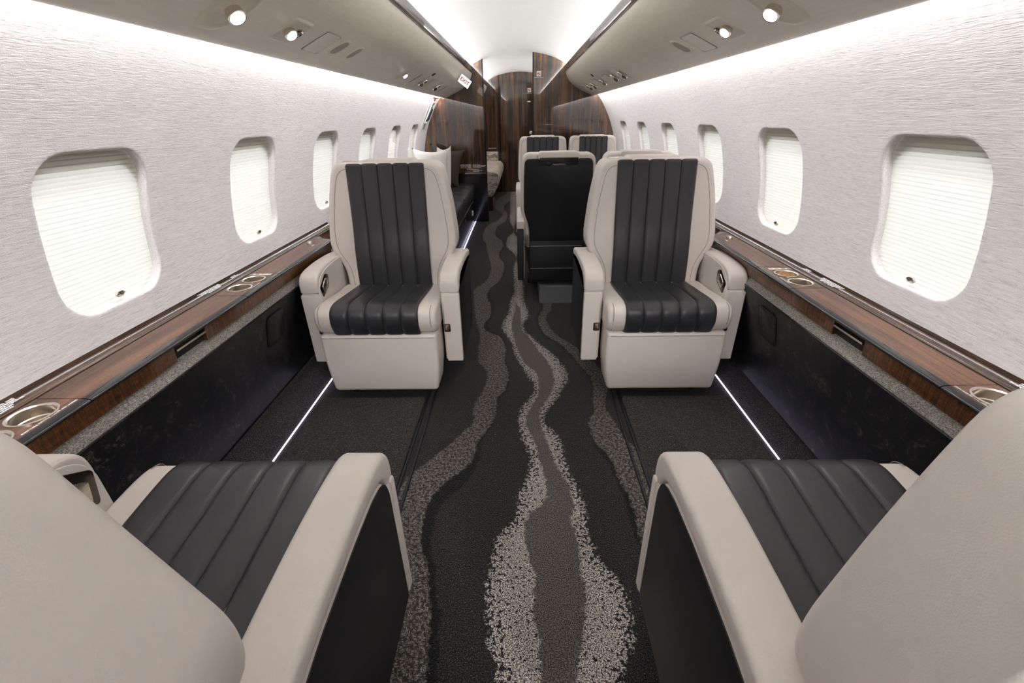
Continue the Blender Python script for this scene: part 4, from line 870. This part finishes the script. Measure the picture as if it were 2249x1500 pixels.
chair('club', 1, (.244, 4.62, 0), 0, 'far seat facing the camera beside the aisle in front of the right bulkhead', hw=.278, aw=.055, bw=.79, tw=.30, mw=.315)
chair('club', 1, (.760, 4.62, 0), 0, 'far seat facing the camera by the right wall in front of the bulkhead', hw=.225, aw=.03, bw=.78, tw=.30, mw=.315)
# ================================================================== DIVANS AND PILLOWS
root = thing('divan', 'long black leather divan along the left wall behind the left front seat', 'sofa', (-.85, 4.4, 0)); O = Vector(root.location)
root.location.x += FX
for i, (a, b_) in enumerate(((2.85, 3.90), (3.905, 4.95), (4.955, 6.02))):
    pr_ = smooth_closed([(-.985, .40), (-.975, .485), (-.75, .492), (-.64, .483), (-.600, .452), (-.598, .38), (-.615, .31), (-.64, .295), (-.97, .30)], 4)
    g = puff('xz', [(x-O.x, z) for x, z in pr_], a-O.y, b_-O.y, .012, 3); cs = g.build('seat_cushion', BLACKL, root)
    for k in range(1, 4):
        yy_ = a+(b_-a)*k/4; G().tube([(x-O.x, yy_-O.y, z+.001) for x, z in smooth_open([(-.95, .488), (-.75, .4925), (-.645, .485), (-.600, .453), (-.597, .38)], 3)], .0018, 5).build('stitched_seam', SEAMD, cs)
    pr_ = smooth_closed([(-1.13, .50), (-1.15, .74), (-1.12, .77), (-1.07, .75), (-1.02, .66), (-.985, .53), (-1.01, .50)], 4)
    if i < 2: puff('xz', [(x-O.x, z) for x, z in pr_], a-O.y, b_-O.y, .02, 3).build('back_cushion', BLACKL, root)
bf = G().box((-1.0-O.x, 2.85-O.y, .0), (-.628-O.x, 6.035-O.y, .30)).build('base_box', BLACKGL, root, smooth=False)
for (y, z) in ((5.05, .30-.03), (5.03, .23), (5.09, .26), (5.07, .21), (5.52, .27), (5.56, .24), (5.95, .27), (5.97, .24)):
    G().box((-.629-O.x, y-.014-O.y, z-.016), (-.624-O.x, y+.014-O.y, z)).build('socket', GOLDM, bf, smooth=False)
G().box((-.629-O.x, 5.70-O.y, .24), (-.624-O.x, 5.72-O.y, .29)).build('socket', GOLDM, bf, smooth=False)
puff('yz', rrect(5.80-O.y, .155, .07, .06, .01, 3), -.629-O.x, -.615-O.x, .003, 2, r0=0).build('outlet_cover', WHITE, bf)
ob = G().box((-.600, 2.9, .0), (-.588, 6.03, .006)).build('floor_light_strip', LEDSOFT, smooth=False); tag(ob, 'violet light strip on the floor at the foot of the black divan', 'light strip')
area('divan_strip_glow', (-.59, 4.4, .012), .010, 3.2, (0, -math.radians(60), 0), .06, (.74, .68, 1.0))
root = thing('striped_divan', 'divan in streaked beige and brown fabric beyond the left bulkhead', 'sofa', (-.65, 7.5, 0)); O = Vector(root.location)
pr_ = smooth_closed([(-1.0, .30), (-1.0, .52), (-.7, .56), (-.42, .56), (-.33, .52), (-.31, .44), (-.34, .34), (-.42, .22), (-.5, .20), (-.95, .22)], 4)
root.location.x += FX
puff('xz', [(x-O.x, z) for x, z in pr_], 6.75-O.y, 8.50-O.y, .03, 4).build('seat_cushion', ZEBRA, root)
puff('xz', soft_corners([(-1.0-O.x, .5), (-.40-O.x, .5), (-.40-O.x, .70), (-1.0-O.x, .70)], .02, 3), 8.35-O.y, 8.55-O.y, .02, 3).build('end_bolster', ZEBRA, root)
g = G(); g.box((-1.0-O.x, 6.78-O.y, .0), (-.42-O.x, 8.5-O.y, .22)); bx_ = g.build('base_box', WOODD, root, smooth=False)
for (y, z) in ((6.9, .12), (6.9, .15), (6.95, .17)): G().box((-.421-O.x, y-.012-O.y, z-.01), (-.416-O.x, y+.012-O.y, z+.004)).build('socket', GOLDM, bx_, smooth=False)
ob = text('FASTEN SEAT BELT', .017, TEXTW, frame((-.485, YE-.022, .745), (1,0,0), (0,0,1)), 'wall_placard'); tag(ob, 'white lettering on the aft wall above the striped divan', 'sign')
ob.location = (0, 0, 0)
def pillow(name, label, mat, c, w, h, t_, rot, group=None):
    n = 20; V = []; F_ = []
    for side in (1, -1):
        k0 = len(V)
        for j in range(n+1):
            for i in range(n+1):
                u, v = 2*i/n-1, 2*j/n-1
                pin = 1-.20*(1-abs(u)**2)*abs(v)**3; pinu = 1-.16*(1-abs(v)**2)*abs(u)**3
                th = t_*max(0, (1-abs(u)**2.6))**.55*max(0, (1-abs(v)**2.6))**.55
                V.append(Vector((u*w/2*pinu, -side*th/2, v*h/2*pin)))
        for j in range(n):
            for i in range(n): a = k0+j*(n+1)+i; F_.append((a, a+1, a+n+2, a+n+1))
    Mx = Matrix.Rotation(rot[2], 3, 'Z') @ Matrix.Rotation(rot[1], 3, 'Y') @ Matrix.Rotation(rot[0], 3, 'X')
    ob = link(name, [Mx @ v for v in V], F_, mat, angle=80); ob.location = c; tag(ob, label, 'pillow', group)
    bm = bmesh.new(); bm.from_mesh(ob.data); bmesh.ops.remove_doubles(bm, verts=bm.verts[:], dist=.0004); bmesh.ops.recalc_face_normals(bm, faces=bm.faces[:]); bm.to_mesh(ob.data); bm.free()
    return ob
pillow('throw_pillow', 'white throw pillow showing above the left front seat', PILW, (-.985, 5.30, .735), .40, .44, .13, (-.18, .04, .25))
pillow('throw_pillow', 'white throw pillow turned sideways beside the other white one', PILW, (-.87, 5.48, .745), .22, .44, .10, (-.16, -.05, -.6))
pillow('throw_pillow', 'brown throw pillow leaning behind the white ones near the bulkhead', PILB, (-.905, 5.75, .72), .44, .46, .14, (-.20, .15, -.25))
